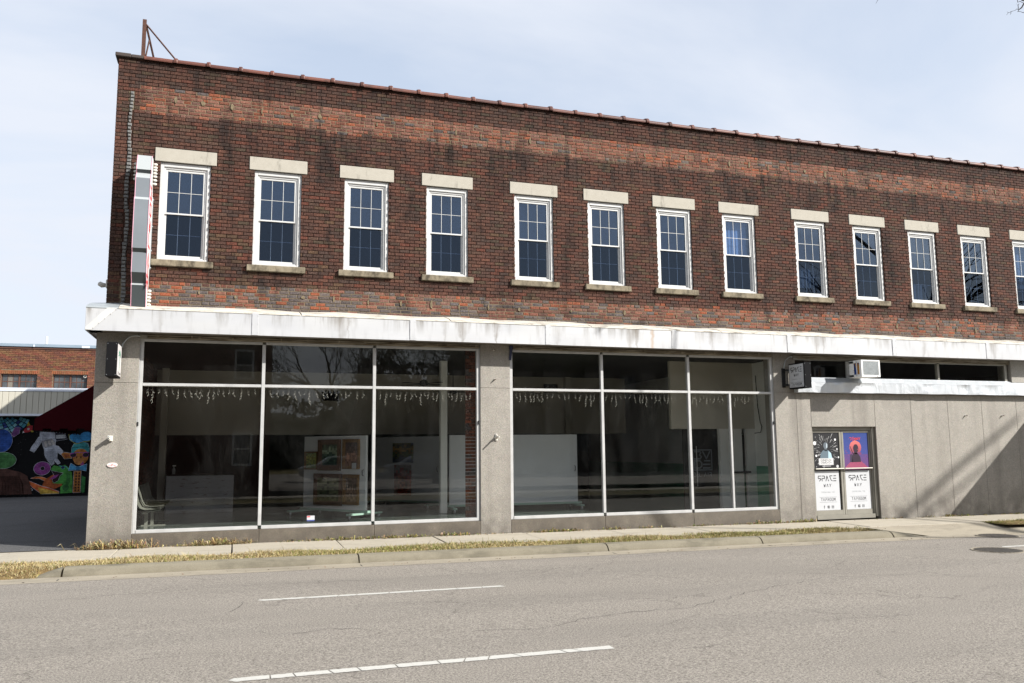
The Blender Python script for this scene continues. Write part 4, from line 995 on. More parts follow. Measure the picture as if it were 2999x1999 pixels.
        for i in range(12):
            t = i / 11; c = [(.028, .06, .26), (.07, .075, .30), (.16, .06, .20)]; cc = tuple(c[0][k] * (1 - t) + c[2][k] * t if t > .6 else c[0][k] * (1 - t) + c[1][k] * t for k in range(3))
            pm.box(a0 + .004, a1 - .004, .017, .0215, 1.90 - .86 * (i + 1) / 12, 1.90 - .86 * i / 12, cc)
        f4 = lambda u, v, d: (a0 + u, .0168 - d, v); r2 = random.Random(9); uc = W_ * .48
        n = 26
        for k in range(6):
            v0, v1 = 1.44 + k * .047 - .0, 1.44 + (k + 1) * .047; rr_ = .17; f_ = lambda v: math.sqrt(max(1e-6, rr_ ** 2 - (v - 1.55) ** 2))
            t = k / 5; poly(pm, [(uc - f_(v0), v0), (uc + f_(v0), v0), (uc + f_(v1), v1), (uc - f_(v1), v1)], f4, .0008, (.35 + .4 * t, .08 + .10 * t, .11 + .05 * t))
        for k in range(3):
            poly(pm, [(uc - .165, 1.435 - k * .018), (uc + .165, 1.435 - k * .018), (uc + .16, 1.425 - k * .018), (uc - .16, 1.425 - k * .018)], f4, .0008, (.30, .05, .10))
        for i in range(21):
            t = (i - 10) / 10; poly(pm, [(uc + t * .13, 1.24), (uc + t * .13 + .006, 1.24), (uc + t * .36 + .016, 1.045), (uc + t * .36, 1.045)], f4, .0008, (.62, .10, .11))
        for i in range(34):
            uu, vv = r2.uniform(.03, W_ - .05), r2.uniform(1.22, 1.82)
            if abs(uu - uc) < .19 and vv < 1.75: continue
            s_ = r2.uniform(.008, .02); poly(pm, [(uu, vv - s_ * .25), (uu + s_, vv), (uu + 2 * s_, vv - s_ * .25), (uu + s_, vv + s_ * .4)], f4, .0008, (.55, .07, .10))
        dk = (.035, .018, .035)
        poly(pm, [(uc - .12, 1.21), (uc + .14, 1.21), (uc + .13, 1.33), (uc + .06, 1.42), (uc - .05, 1.43), (uc - .10, 1.36)], f4, .0012, dk)
        disc(pm, uc + .01, 1.53, .075, f4, 18, .0014, dk, 1.35); poly(pm, [(uc - .07, 1.55), (uc - .03, 1.40), (uc + .05, 1.40), (uc + .03, 1.56)], f4, .0012, dk)
        poly(pm, [(uc - .16, 1.58), (uc - .145, 1.585), (uc - .06, 1.40), (uc - .08, 1.39)], f4, .0012, dk); poly(pm, [(uc - .17, 1.21), (uc - .10, 1.21), (uc - .10, 1.40), (uc - .16, 1.39)], f4, .0012, (.05, .035, .07))
        poly(pm, [(uc + .05, 1.50), (uc + .075, 1.49), (uc + .06, 1.53)], f4, .002, (.45, .06, .08))
        pm.c = [tuple(v * .72 for v in c_) for c_ in pm.c]; art = part('art_print', pm, M['vprint'], leaf, label='blue and coral poster with a seated silhouette before a sun')
        mb = MB(); text(mb, 'JENNY', uc, 1.725, .06, .045, .02, .010, lambda u, v, d: (a0 + u, .0150 - d, v)); part('poster_lettering', mb, M['red'], leaf)
    return leaf
door_leaf(14.972, 15.785, True); door_leaf(15.793, 16.598, False)

# interior of the ground floor, seen through the glass
mb = MB(); mb.box(.28, XR, .2, 14, -.1, .08); part('shop_floor', mb, M['int_floor'], B)
mb = MB(); mb.box(.28, XR, .0, 14, 3.745, 3.78); part('shop_ceiling', mb, M['int_dark'], B)
mb = MB(); mb.box(.28, 13.9, 7.5, 7.62, 2.03, 3.745); part('header_wall', mb, M['int_wall'], B)
mb = MB(); mb.box(.28, 13.9, 10.4, 10.5, .08, 3.745); part('rear_partition', mb, M['int_dark'], B)
mb = MB(); mb.box(12.6, 15.02, 2.30, 2.40, 2.05, 3.745); part('partition_header', mb, M['int_wall'], B)
mb = MB(); mb.box(13.97, 14.32, 2.3, 2.4, .08, 2.05); mb.box(14.32, 14.64, 2.3, 2.4, .08, .96); mb.box(14.32, 14.62, 2.3, 2.4, .97, 2.05); mb.box(14.76, 15.02, 2.3, 2.4, .08, 2.05)
part('partition_wall', mb, M['int_white'], B)
mb = MB(); mb.box(14.3, 14.8, 2.22, 2.36, .93, .97); mb.box(14.62, 14.76, 2.42, 2.44, .96, 1.9); part('hatch_shelf', mb, M['black_soft'], B)
mb = MB(); mb.box(15.02, 15.2, .9, 14, .08, .98 + .12); part('green_dado_wall', mb, M['int_green'], B)
mb = MB(); mb.box(15.02, 15.2, .9, 14, 1.101, 3.745); part('white_party_wall', mb, M['int_white'], B)
mb = MB(); rr = random.Random(2)
for k in range(52):
    for j in range(6):
        y0 = .27 + j * .21 + (k % 2) * .105
        if y0 > 1.0 + .12 * math.sin(k * .6): continue
        mb.box(15.0, 15.1, y0, y0 + .20, .1 + k * .07, .16 + k * .07, brick_col(0, 5, 1))
mb.box(15.012, 15.2, .2, 1.2, .08, 3.745, (.06, .045, .04)); part('exposed_brick', mb, M['brick_far'], B)
mb = MB()
for k in range(52):
    for j in range(34):
        y0 = .3 + j * .21 + (k % 2) * .105; mb.box(.27, .31, y0, y0 + .20, .1 + k * .07, .16 + k * .07, brick_col(0, 5, 1))
mb.box(.27, .30, .25, 7.5, .08, 3.745, (.05, .04, .035)); part('exposed_brick', mb, M['brick_far'], B)
for (cx_, cy_, mt) in ((7.08, 3.6, 'int_white'), (.55, 7.0, 'int_wall'), (11.9, 7.4, 'int_wall')):
    mb = MB(); mb.box(cx_ - .085, cx_ + .085, cy_ - .085, cy_ + .085, .08, 3.745, ch=.01); part('column', mb, M[mt], B)
for (vx, vz) in ((11.2, 3.3), (9.2, 3.1), (4.6, 3.0)):
    mb = MB()
    for k in range(7): mb.box(vx + k * .06, vx + k * .06 + .035, 7.46, 7.5, vz, vz + .2)
    mb.box(vx - .03, vx + .43, 7.485, 7.499, vz - .03, vz + .23); part('wall_vent', mb, M['black_soft'], B)
mb = MB()
for k in range(52): mb.box(6.74, 6.80 + .05 * (k % 2), .27, .34, .1 + k * .07, .16 + k * .07, brick_col(1, 4.4, 1)); mb.box(6.81 + .05 * (k % 2), 6.95, .27, .34, .1 + k * .07, .16 + k * .07, brick_col(2, 8, 1))
part('exposed_brick', mb, M['brick_far'], B)
# logo door inside
mb = MB(); mb.box(12.98, 13.97, 2.42, 2.46, .08, 2.05); part('dark_inner_door', mb, M['int_dark'], B)
mb = MB(); fnl = lambda u, v, d: (13.2 + u, 2.415 - d, v)
stroke(mb, [(.04, 1.02), (.58, 1.02), (.58, 1.52), (.04, 1.52)], .03, fnl, True); text(mb, 'BV', .31, 1.3, .18, .2, .04, .035, fnl); text(mb, 'DE', .31, 1.07, .18, .2, .04, .035, fnl); text(mb, 'BEL AIR', .31, .86, .09, .055, .02, .014, fnl)
part('door_lettering', mb, M['sign_grey'], B)
mb = MB(); mb.tube([(13.33, 2.38, .62), (13.33, 2.38, 1.62)], .012, 8); part('pull_handle', mb, M['alu'], B)
mb = MB(); mb.tube([(14.9, 2.0, 3.4), (14.93, 2.0, 2.6), (14.95, 1.95, 2.2), (14.99, 1.95, 2.1), (14.95, 1.95, 1.95), (14.8, 2.0, 1.93)], .012, 6); part('cable', mb, M['black'], B)

# ------------------------------------------------------------------ things inside the shop
def display_board(p0, p1, zt, lab):
    p0, p1 = Vector(p0), Vector(p1); d = (p1 - p0).normalized(); nrm = Vector((d.y, -d.x))   # towards the street
    if nrm.y > 0: nrm = -nrm
    L = (p1 - p0).length; t = thing('display_board', lab, 'display board', 'white display boards on mint wheeled bases', (p0.x, p0.y, .08))
    f = lambda u, w_, z: (p0.x + d.x * u + nrm.x * w_, p0.y + d.y * u + nrm.y * w_, z)
    def bx(u0, u1, w0, w1, z0, z1):
        m = MB(); vs = [f(u0, w0, z0), f(u1, w0, z0), f(u1, w1, z0), f(u0, w1, z0), f(u0, w0, z1), f(u1, w0, z1), f(u1, w1, z1), f(u0, w1, z1)]
        m.add(vs, [(0, 3, 2, 1), (4, 5, 6, 7), (0, 1, 5, 4), (1, 2, 6, 5), (2, 3, 7, 6), (3, 0, 4, 7)]); return m
    part('panel', bx(0, L, -.03, .03, .25, zt), M['board'], t); part('rail', bx(-.1, L + .1, -.05, .05, .20, .25), M['mint'], t)
    for u in (.05, L - .05):
        part('foot', bx(u - .05, u + .05, -.5, .5, .16, .20), M['mint'], t)
        for w_ in (-.44, .44):
            m = MB(); q = f(u, w_, .12); m.tube([(q[0] - .015, q[1], .12), (q[0] + .015, q[1], .12)], .042, 12); m.box(q[0] - .02, q[0] + .02, q[1] - .02, q[1] + .02, .13, .16); part('caster', m, M['grey_metal'], t)
    m = MB(); m.tube([f(L - .07, .03, 1.02), f(L - .07, .07, 1.04), f(L - .07, .07, 1.14), f(L - .07, .03, 1.16)], .009, 6); part('handle', m, M['black'], t)
    return f, L
def painting(f, u0, u1, z0, z1, fw, fm, cols, lab, seed, dist=.034):
    t = thing('framed_painting' if fw else 'canvas_painting', lab, 'painting', None, f((u0 + u1) / 2, dist, z0))
    def bxx(m, a, b, c, d, w0, w1, col=None):
        m.add([f(a, w0, c), f(b, w0, c), f(b, w1, c), f(a, w1, c), f(a, w0, d), f(b, w0, d), f(b, w1, d), f(a, w1, d)], [(0, 3, 2, 1), (4, 5, 6, 7), (0, 1, 5, 4), (1, 2, 6, 5), (2, 3, 7, 6), (3, 0, 4, 7)], col)
    if fw:
        m = MB()
        for k, (o, th) in enumerate(((0, .05), (fw * .4, .035), (fw * .75, .022))):
            w_ = fw * (.4, .35, .25)[k]
            for (a, b, c, d) in ((u0 + o, u1 - o, z0 + o, z0 + o + w_), (u0 + o, u1 - o, z1 - o - w_, z1 - o), (u0 + o, u0 + o + w_, z0 + o + w_, z1 - o - w_), (u1 - o - w_, u1 - o, z0 + o + w_, z1 - o - w_)): bxx(m, a, b, c, d, dist, dist + th)
        part('frame', m, M[fm], t)
    m = MB(); rr = random.Random(seed); a0, a1, c0, c1 = u0 + fw, u1 - fw, z0 + fw, z1 - fw
    nx, nz = 9, 11
    for i in range(nx):
        for j in range(nz):
            v = j / nz; c = cols[min(len(cols) - 1, int((v + rr.uniform(-.12, .12)) * len(cols)) % len(cols))]; q = rr.uniform(.5, 1.4)
            bxx(m, a0 + (a1 - a0) * i / nx, a0 + (a1 - a0) * (i + 1) / nx, c0 + (c1 - c0) * j / nz, c0 + (c1 - c0) * (j + 1) / nz, dist, dist + .012, tuple(x * q for x in c))
    part('picture', m, M['vprint'], t)
b1, L1 = display_board((3.92, 4.70), (5.13, 2.90), 1.93, 'white wheeled board hung with gilt framed paintings behind the middle shop pane')
zz = lambda y: 1.93 - 1.68 * (y - 115) / 872; uu = lambda x: L1 * (x - 133) / 742
DK = [(.05, .09, .06), (.10, .13, .08), (.25, .27, .18)]
painting(b1, uu(155), uu(312), zz(522), zz(300), .035, 'gold', [(.20, .26, .10), (.30, .33, .08), (.45, .42, .10), (.30, .34, .14)], 'small landscape painting with yellow sky in thin frame at left of white board', 1)
painting(b1, uu(330), uu(596), zz(530), zz(155), .12, 'brownframe', [(.04, .08, .06), (.08, .13, .10), (.30, .36, .26), (.12, .15, .10)], 'green forest painting in wide brown frame, upper middle of white board', 2, .05)
painting(b1, uu(620), uu(812), zz(508), zz(155), .075, 'gold', [(.25, .13, .09), (.42, .22, .16), (.10, .06, .05), (.08, .05, .05)], 'upright still life painting in gilt frame beside a white card', 3)
painting(b1, uu(285), uu(615), zz(945), zz(568), .10, 'brownframe', [(.08, .10, .06), (.16, .17, .10), (.24, .24, .15)], 'large dark landscape in carved brown frame, lower middle of white board', 4, .05)
painting(b1, uu(630), uu(808), zz(928), zz(572), .075, 'gold', [(.22, .13, .08), (.25, .15, .10), (.09, .06, .04), (.13, .08, .06)], 'dark flower painting in gilt frame at lower right of white board', 5)
t = MB(); 
def cardq(f, u0, u1, z0, z1, w0): 
    m = MB(); m.add([f(u0, w0, z0), f(u1, w0, z0), f(u1, w0, z1), f(u0, w0, z1), f(u0, w0 + .004, z0), f(u1, w0 + .004, z0), f(u1, w0 + .004, z1), f(u0, w0 + .004, z1)], [(0, 1, 2, 3), (4, 5, 6, 7), (0, 1, 5, 4), (1, 2, 6, 5), (2, 3, 7, 6), (3, 0, 4, 7)]); return m
tag(cardq(b1, uu(742), uu(790), zz(505), zz(438), .092).build('label_card', M['print_white']), 'small white label card hanging over the corner of a gilt frame', 'card')
b2, L2 = display_board((6.0, 7.35), (7.42, 5.25), 1.94, 'white wheeled board with two unframed abstract canvases standing behind the column')
uq = lambda x: L2 * (x - 1042) / 680; zq = lambda y: 1.94 - 1.66 * (y - 118) / 800
painting(b2, uq(1258), uq(1466), zq(450), zq(197), .0, 'gold', [(.05, .07, .12), (.10, .13, .05), (.35, .20, .04), (.12, .10, .04)], 'dark abstract canvas with orange edges on the rear white board', 6)
painting(b2, uq(1275), uq(1448), zq(872), zq(482), .0, 'gold', [(.30, .05, .03), (.38, .07, .03), (.32, .04, .04), (.16, .12, .12)], 'tall red canvas with small blue shapes on the rear white board', 7)
b3, L3 = display_board((7.3, 3.9), (10.64, 3.75), 1.945, 'empty white wheeled board behind the left pane of the right shop window')
# counter
t = thing('reception_counter', 'whitewashed plank reception counter behind the left shop pane', 'counter', None, (1.5, 6.7, .08))
nP = 6
for i in range(nP):
    mb = MB(); mb.box(.80, 2.22, 6.48, 6.50, .10 + i * .15, .10 + i * .15 + .145, ch=.003); part('plank', mb, M['plank'], t)
mb = MB(); mb.box(.70, .80, 6.47, 6.9, .08, 1.0); mb.box(2.22, 2.30, 6.47, 6.9, .08, 1.0); mb.box(.8, 2.22, 6.505, 6.9, .08, .99); part('carcass', mb, M['plank'], t)
mb = MB(); mb.box(.68, 2.32, 6.44, 6.95, 1.0, 1.035, ch=.005); part('counter_top', mb, M['int_dark'], t)
t = thing('spray_bottle', 'pale blue spray bottle standing on the reception counter', 'bottle', None, (.85, 6.7, 1.035))
mb = MB(); mb.tube([(.85, 6.7, 1.035), (.85, 6.7, 1.16), (.85, 6.7, 1.20), (.85, 6.7, 1.23)], [.04, .04, .018, .014], 10); part('bottle_body', mb, M['sign_pale_lit'], t)
mb = MB(); mb.box(.82, .9, 6.685, 6.715, 1.23, 1.26, ch=.004); part('trigger', mb, M['white_plastic'], t)
# beam seating
t = thing('waiting_bench', 'row of five grey green moulded seats on one beam by the left wall', 'bench', None, (.7, 3.6, .08))
for i in range(5):
    y0 = 1.15 + i * .68; mb = MB(); prof = [(.47, .92), (.50, .80), (.55, .62), (.60, .53), (.68, .50), (.82, .50), (.95, .52)]
    vs = []
    for (xx, z) in prof: vs += [(xx, y0, z + .02), (xx, y0 + .12, z), (xx, y0 + .36, z), (xx, y0 + .48, z + .02)]
    vs += [(a - .0, b, c - .025) if i_ > 8 else (a - .025, b, c) for i_, (a, b, c) in enumerate(vs)]
    n = len(prof); fs = [(i_ * 4 + j, i_ * 4 + j + 1, i_ * 4 + j + 5, i_ * 4 + j + 4) for i_ in range(n - 1) for j in range(3)]
    fs += [tuple(q + 4 * n for q in f_) for f_ in fs]; mb.add(vs, fs); part('seat', mb, M['bench_grey'], t, smooth=True)
for y0 in (1.5, 2.9, 4.1):
    mb = MB(); mb.box(.66, .72, y0, y0 + .06, .10, .44); mb.box(.48, .95, y0, y0 + .06, .08, .10); part('leg', mb, M['bench_grey'], t)
mb = MB(); mb.box(.64, .74, 1.2, 4.4, .44, .48); part('beam', mb, M['bench_grey'], t)
# ceiling fans
for i, (fx, fy_, lab) in enumerate(((6.55, 3.4, 'black ceiling fan with drooping blades, nearer one behind the transom pane'), (8.0, 6.2, 'black ceiling fan farther back in the shop beside the column'))):
    t = thing('ceiling_fan', lab, 'ceiling fan', 'black ceiling fans', (fx, fy_, 3.745)); mb = MB(); mb.tube([(fx, fy_, 3.745), (fx, fy_, 3.25)], .014, 6); part('rod', mb, M['black'], t)
    mb = MB(); mb.tube([(fx, fy_, 3.26), (fx, fy_, 3.22), (fx, fy_, 3.14), (fx, fy_, 3.10)], [.05, .10, .10, .04], 12); part('motor', mb, M['black'], t)
    for k in range(4):
        a = .5 + k * 1.5708; mb = MB(); d = Vector((math.cos(a), math.sin(a), 0)); q = Vector((-d.y, d.x, 0)) * .06; c = Vector((fx, fy_, 3.17))
        mb.add([c + d * .1 - q * .5, c + d * .1 + q * .5, c + d * .62 + q, c + d * .62 - q] + [c + d * .1 - q * .5 - Vector((0, 0, .01)), c + d * .1 + q * .5 - Vector((0, 0, .01)), c + d * .62 + q - Vector((0, 0, .01)), c + d * .62 - q - Vector((0, 0, .01))], [(0, 1, 2, 3), (4, 5, 6, 7), (0, 1, 5, 4), (1, 2, 6, 5), (2, 3, 7, 6), (3, 0, 4, 7)]); part('blade', mb, M['black'], t)
# shelving behind board two
t = thing('dark_shelf', 'dark open shelf unit against the rear wall between the two white boards', 'shelf', None, (5.7, 9.8, .08))
mb = MB(); mb.box(5.2, 5.25, 9.6, 10.0, .08, 1.9); mb.box(6.2, 6.25, 9.6, 10.0, .08, 1.9); part('side', mb, M['black_soft'], t)
for z in (.3, .8, 1.3, 1.85): mb = MB(); mb.box(5.25, 6.2, 9.6, 10.0, z, z + .03); part('shelf_board', mb, M['black_soft'], t)
# icicle light strings, one behind each big pane
rr = random.Random(21)
pn = [(.68, 2.68, 'behind the leftmost shop pane'), (2.79, 4.75, 'behind the middle pane of the left shop window'), (4.85, 6.84, 'behind the right pane of the left shop window'),
      (7.65, 9.59, 'behind the left pane of the right shop window'), (9.69, 11.68, 'behind the middle pane of the right shop window'), (11.78, 13.82, 'behind the two narrow panes by the second shop window end')]
for (a, b, wtxt) in pn:
    t = thing('icicle_light_string', 'unlit white icicle light string ' + wtxt, 'string lights', 'unlit icicle lights hung along the shop windows', ((a + b) / 2, .01, 2.78))
    wires, bulbs = MB(), MB(); wires.tube([(a, .0, 2.775), ((a + b) / 2, .0, 2.768), (b, .0, 2.775)], .003, 4)
    xx = a + .08; k = 0
    while xx < b - .05:
        L = rr.choice((.10, .15, .20, .12, .28, .17)) ; n = max(2, int(L / .045)); P = [(xx, .0, 2.775)]
        for i in range(n): P.append((xx + rr.uniform(-.012, .012), rr.uniform(-.006, .006), 2.775 - L * (i + 1) / n))
        wires.tube(P, .0014, 4)
        for q in P[1:]:
            sx = rr.choice((-1, 1)); bulbs.tube([q, (q[0] + sx * .018, q[1], q[2] - .014), (q[0] + sx * .022, q[1], q[2] - .030)], [.0018, .0034, .0012], 5)
        xx += rr.uniform(.07, .135)
    part('wire', wires, M['lump'], t); part('bulbs', bulbs, M['lump'], t)
t = MB(); t.box(3.58, 3.72, -.050, -.0465, .30, .40); st_ = tag(t.build('window_sticker', M['print_white']), 'small white security sticker low on the middle shop pane', 'sticker')
t = MB(); t.box(3.58, 3.72, -.0520, -.0502, .30, .322); part('band', t, simple('blue_band', (.03, .05, .22, 1)), st_)
t = MB(); t.box(3.585, 3.64, -.0520, -.0502, .372, .392); part('band', t, M['red'], st_)

# ------------------------------------------------------------------ blade sign
t = thing('blade_sign', 'tall grey stepped blade sign with red letters standing out from the brick corner', 'sign', None, (.57, -.05, 4.1))
prof = [(-.45, 6.90, 'sign_pale_lit'), (-.55, 6.61, 'sign_shade'), (-.50, 6.555, 'sign_pale_lit'), (-.60, 6.44, 'sign_grey'), (-.605, 6.085, 'sign_pale_lit'), (-.66, 6.03, 'sign_grey'), (-.665, 5.15, 'sign_shade'), (-.61, 5.085, 'sign_grey'), (-.605, 4.73, 'sign_shade'),
        (-.47, 4.555, 'sign_pale_lit'), (-.51, 4.52, 'sign_shade'), (-.42, 4.115, None)]
for (y0, z0, m1), (y1, z1, _) in zip(prof, prof[1:]):
    mb = MB(); mb.add([(.45, y0, z0), (.688, y0, z0), (.688, y1, z1), (.45, y1, z1), (.45, y0 + .02, z0), (.688, y0 + .02, z0), (.688, y1 + .02, z1), (.45, y1 + .02, z1)], [(0, 1, 2, 3), (4, 5, 6, 7), (0, 1, 5, 4), (1, 2, 6, 5), (2, 3, 7, 6), (3, 0, 4, 7)])
    part('front_panel', mb, M[m1], t)
mb = MB(); mb.box(.45, .688, -.45, -.12, 6.885, 6.90); mb.box(.45, .688, -.42, -.1, 4.115, 4.13); part('end_cap', mb, M['sign_grey'], t)
for sx, nm in ((.688, 'side_face'), (.448, 'side_face')):
    mb = MB(); pl = [(y, z) for y, z, _ in prof]; back = [(-.16, 4.115), (-.16, 4.5), (-.10, 4.6), (-.10, 6.35), (-.22, 6.5), (-.22, 6.9)]
    mb.prism(pl + back, sx, sx + .004, axis='X'); part(nm, mb, M['sign_white'], t)
mb = MB(); fnb = lambda u, v, d: (.693 + d, -.62 + u, v)
for ch_, zc in (('B', 6.22), ('O', 5.92), ('W', 5.62), ('L', 5.34), ('A', 5.0), ('I', 4.80), ('R', 4.60)):
    for st in GL[ch_]: stroke(mb, [(.10 + a * .26, zc - .10 + b * .20) for a, b in st], .05, fnb)
part('letters', mb, M['red'], t)
mb = MB(); mb.tube([(.69, y - .003, z) for y, z, _ in prof], .006, 5); mb.tube([(.449, y - .003, z) for y, z, _ in prof], .006, 5); part('neon_edge', mb, M['pink'], t)
mb = MB(); mb.box(.675, .70, -.11, -.0, 4.895, 6.24, ch=.004)
for z in (6.2, 5.7, 5.25, 4.93): mb.tube([(.70, -.05, z), (.715, -.05, z)], .014, 6)
part('wall_bracket', mb, M['grey_metal'], t)
for (bx_, by_, zs) in ((.705, -.20, (6.83, 6.77, 6.72, 6.66, 6.60, 6.53, 6.46)), (.435, -.30, (6.78, 6.71, 6.64, 6.57, 6.50)), (.70, -.24, (4.47, 4.41, 4.35, 4.29, 4.22, 4.15))):
    for z in zs:
        mb = MB(); sg = 1 if bx_ > .5 else -1; mb.tube([(bx_ - sg * .015, by_, z), (bx_ + sg * .01, by_, z), (bx_ + sg * .04, by_, z - .004), (bx_ + sg * .058, by_, z - .004)], [.017, .024, .026, .012], 8); part('bulb', mb, M['lump'], t, smooth=True)

# roof edge sign support
t = thing('rusty_sign_support', 'rusty steel post with two braces standing on the roof corner', 'post', None, (.40, .10, 8.95))
mb = MB(); mb.box(.365, .435, .05, .058, 8.93, 9.73); mb.box(.365, .373, .058, .12, 8.93, 9.73); part('post', mb, M['rust'], t)
mb = MB(); mb.tube([(.42, .10, 9.66), (.98, .12, 9.02)], .016, 4); part('brace', mb, M['rust'], t)
mb = MB(); mb.tube([(.43, .12, 9.62), (.60, 1.1, 8.98)], .020, 4); part('brace', mb, M['rust'], t)
mb = MB(); mb.tube([(.435, .06, 8.93), (.49, .10, 9.35)], .014, 4); part('gusset', mb, M['rust'], t)

# box signs on the piers
def box_sign(x0, x1, y0, y1, z0, z1, face, lab, loc):
    t = thing('projecting_box_sign', lab, 'sign', 'black box signs projecting from the piers', loc)
    mb = MB(); mb.box(x0, x1, y0, y1, z0, z1, ch=.006)
    part('case', mb, M['black_soft'], t)
    mb = MB()
    for xx in (x0 + .02, x1 - .02):
        for z in (z0 + .03, (z0 + z1) / 2, z1 - .03): mb.tube([(xx, y0, z), (xx, y0 - .004, z)], .005, 6)
    part('screws', mb, M['grey_metal'], t); return t
t1 = box_sign(.14, .315, -.74, -.22, 2.885, 3.475, 1, 'black box sign seen edge-on at the corner pier with a white palm tree face', (.23, -.12, 3.2))
mb = MB(); mb.box(.315, .321, -.715, -.245, 2.915, 3.445); part('sign_face', mb, M['sign_white'], t1)
mb = MB(); fnp = lambda u, v, d: (.3215 + d, u, v); stroke(mb, [(-.48, 3.0), (-.47, 3.15), (-.49, 3.28)], .02, fnp)
for a in (20, 60, 110, 150, 190, -10): stroke(mb, [(-.49, 3.28), (-.49 + .09 * math.cos(R(a)), 3.28 + .08 * math.sin(R(a))), (-.49 + .14 * math.cos(R(a)), 3.26 + .07 * math.sin(R(a)))], .016, fnp)
part('palm_emblem', mb, simple('palm_green', (.03, .20, .12, 1)), t1)
mb = MB(); text(mb, 'BEL AIR', -.48, 2.94, .035, .035, .015, .008, fnp); part('lettering', mb, M['ink'], t1)
mb = MB(); mb.box(.19, .26, -.22, -.12, 3.08, 3.11); mb.box(.19, .26, -.22, -.12, 3.3, 3.33); part('bracket', mb, M['black'], t1)
t2 = box_sign(14.25, 14.435, -.775, -.22, 2.885, 3.46, 1, 'black framed white projecting sign reading SPACE WAY and TAPROOM beside the shop door', (14.3, -.12, 3.1))
mb = MB(); mb.box(14.243, 14.25, -.745, -.25, 2.915, 3.43); part('sign_face', mb, M['print_white'], t2)
mb = MB(); fs2 = lambda u, v, d: (14.2425 - d, -.22 - u, v)
text(mb, 'SPACE', .28, 3.26, .10, .055, .026, .016, fs2); text(mb, 'WAY', .28, 3.165, .05, .034, .026, .009, fs2); text(mb, 'TAPROOM', .28, 2.955, .055, .036, .018, .007, fs2)
stroke(mb, [(.06, 3.03), (.50, 3.03)], .003, fs2); stroke(mb, [(.06, 2.935), (.50, 2.935)], .003, fs2); part('lettering', mb, M['ink'], t2)
mb = MB(); text(mb, 'BREWING CO.', .28, 3.085, .022, .018, .014, .004, fs2); part('small_lettering', mb, M['grey_metal'], t2)
mb = MB(); mb.box(14.13, 14.22, -.135, -.12, 2.93, 3.37)
mb.box(14.16, 14.20, -.20, -.135, 3.30, 3.34); mb.box(14.16, 14.34, -.24, -.20, 3.30, 3.34); mb.box(14.16, 14.20, -.20, -.135, 2.965, 3.005); mb.box(14.16, 14.34, -.24, -.20, 2.965, 3.005); part('bracket', mb, M['black'], t2)

def conduit(pts, r, lab, loc):
    t = thing('electrical_conduit', lab, 'conduit', 'curved grey conduits feeding the box signs', loc)
    P = []
    V3 = [Vector(p) for p in pts]
    for a, b, c, d in zip([V3[0]] + V3, V3, V3[1:], V3[2:] + [V3[-1]]):
        for i in range(6):
            s_ = i / 6; P.append(.5 * ((2 * b) + (-a + c) * s_ + (2 * a - 5 * b + 4 * c - d) * s_ ** 2 + (-a + 3 * b - 3 * c + d) * s_ ** 3))
    P.append(V3[-1]); mb = MB(); mb.tube(P, r, 8); part('tube', mb, M['grey_metal'], t, smooth=True)
    mb = MB(); q = pts[-1]; mb.box(q[0] - .03, q[0] + .09, q[1] - .02, q[1] + .03, q[2] - .04, q[2] + .035, ch=.004); part('junction_box', mb, M['alu_dull'], t)
conduit([(.315, -.16, 3.44), (.335, -.18, 3.52), (.42, -.17, 3.63), (.52, -.15, 3.665), (.63, -.14, 3.655)], .011, 'curved grey conduit rising from the palm tree sign at the corner pier', (.4, -.15, 3.5))
conduit([(14.19, -.14, 3.36), (14.19, -.16, 3.46), (14.24, -.16, 3.57), (14.36, -.15, 3.64), (14.47, -.14, 3.64)], .010, 'curved pale conduit rising from the taproom sign beside the shop door', (14.2, -.15, 3.4))

# window air conditioner
t = thing('air_conditioner', 'white window air conditioner jutting out above the galvanised ledge', 'air conditioner', None, (16.2, -.5, 3.15))
ax0, ax1, ay0, ay1, az0, az1 = 15.735, 16.255, -.87, -.47, 3.150, 3.535
mb = MB(); w_ = .04
for (a, b, c, d) in ((ax0, ax0 + w_, az0, az1), (ax1 - w_, ax1, az0, az1), (ax0 + w_, ax1 - w_, az1 - w_ * .7, az1), (ax0 + w_, ax1 - w_, az0, az0 + w_)): mb.box(a, b, ay0, ay0 + .03, c, d)
mb.box(ax0, ax1, ay0 + .03, ay1, az1 - .012, az1); mb.box(ax0, ax1, ay0 + .03, ay1, az0, az0 + .012); mb.box(ax1 - .012, ax1, ay0 + .03, ay1, az0 + .012, az1 - .012)
for (a, b) in ((ay0 + .03, ay0 + .07), (ay0 + .15, ay0 + .17), (ay0 + .255, ay1)): mb.box(ax0, ax0 + .012, a, b, az0 + .012, az1 - .012)
mb.box(ax0, ax0 + .012, ay0 + .07, ay1, az0 + .012, az0 + .06); mb.box(ax0, ax0 + .012, ay0 + .07, ay1, az1 - .06, az1 - .012)
part('cabinet', mb, M['white_plastic'], t)
mb = MB(); mb.box(ax0 + .04, ax0 + .05, ay0 + .05, ay1 - .02, az0 + .03, az1 - .02, (.015, .07, .30)); mb.add([(ax0 + .038, ay0 + .05, az0 + .05), (ax0 + .038, ay0 + .17, az0 + .05), (ax0 + .038, ay0 + .26, az1 - .05), (ax0 + .038, ay0 + .14, az1 - .05)], [(0, 1, 2, 3)], (.42, .20, .03)); part('inner_fins', mb, M['vprint'], t)
mb = MB()
z = az0 + w_ + .004
while z < az1 - w_ * .7 - .004: mb.box(ax0 + w_, ax1 - w_, ay0 + .006, ay0 + .02, z, z + .0065); z += .0125
part('grille', mb, M['grey_metal'], t)
mb = MB(); mb.box(ax0 + w_, ax1 - w_, ay0 + .028, ay0 + .034, az0 + w_, az1 - w_ * .7); part('coil', mb, M['black_soft'], t)
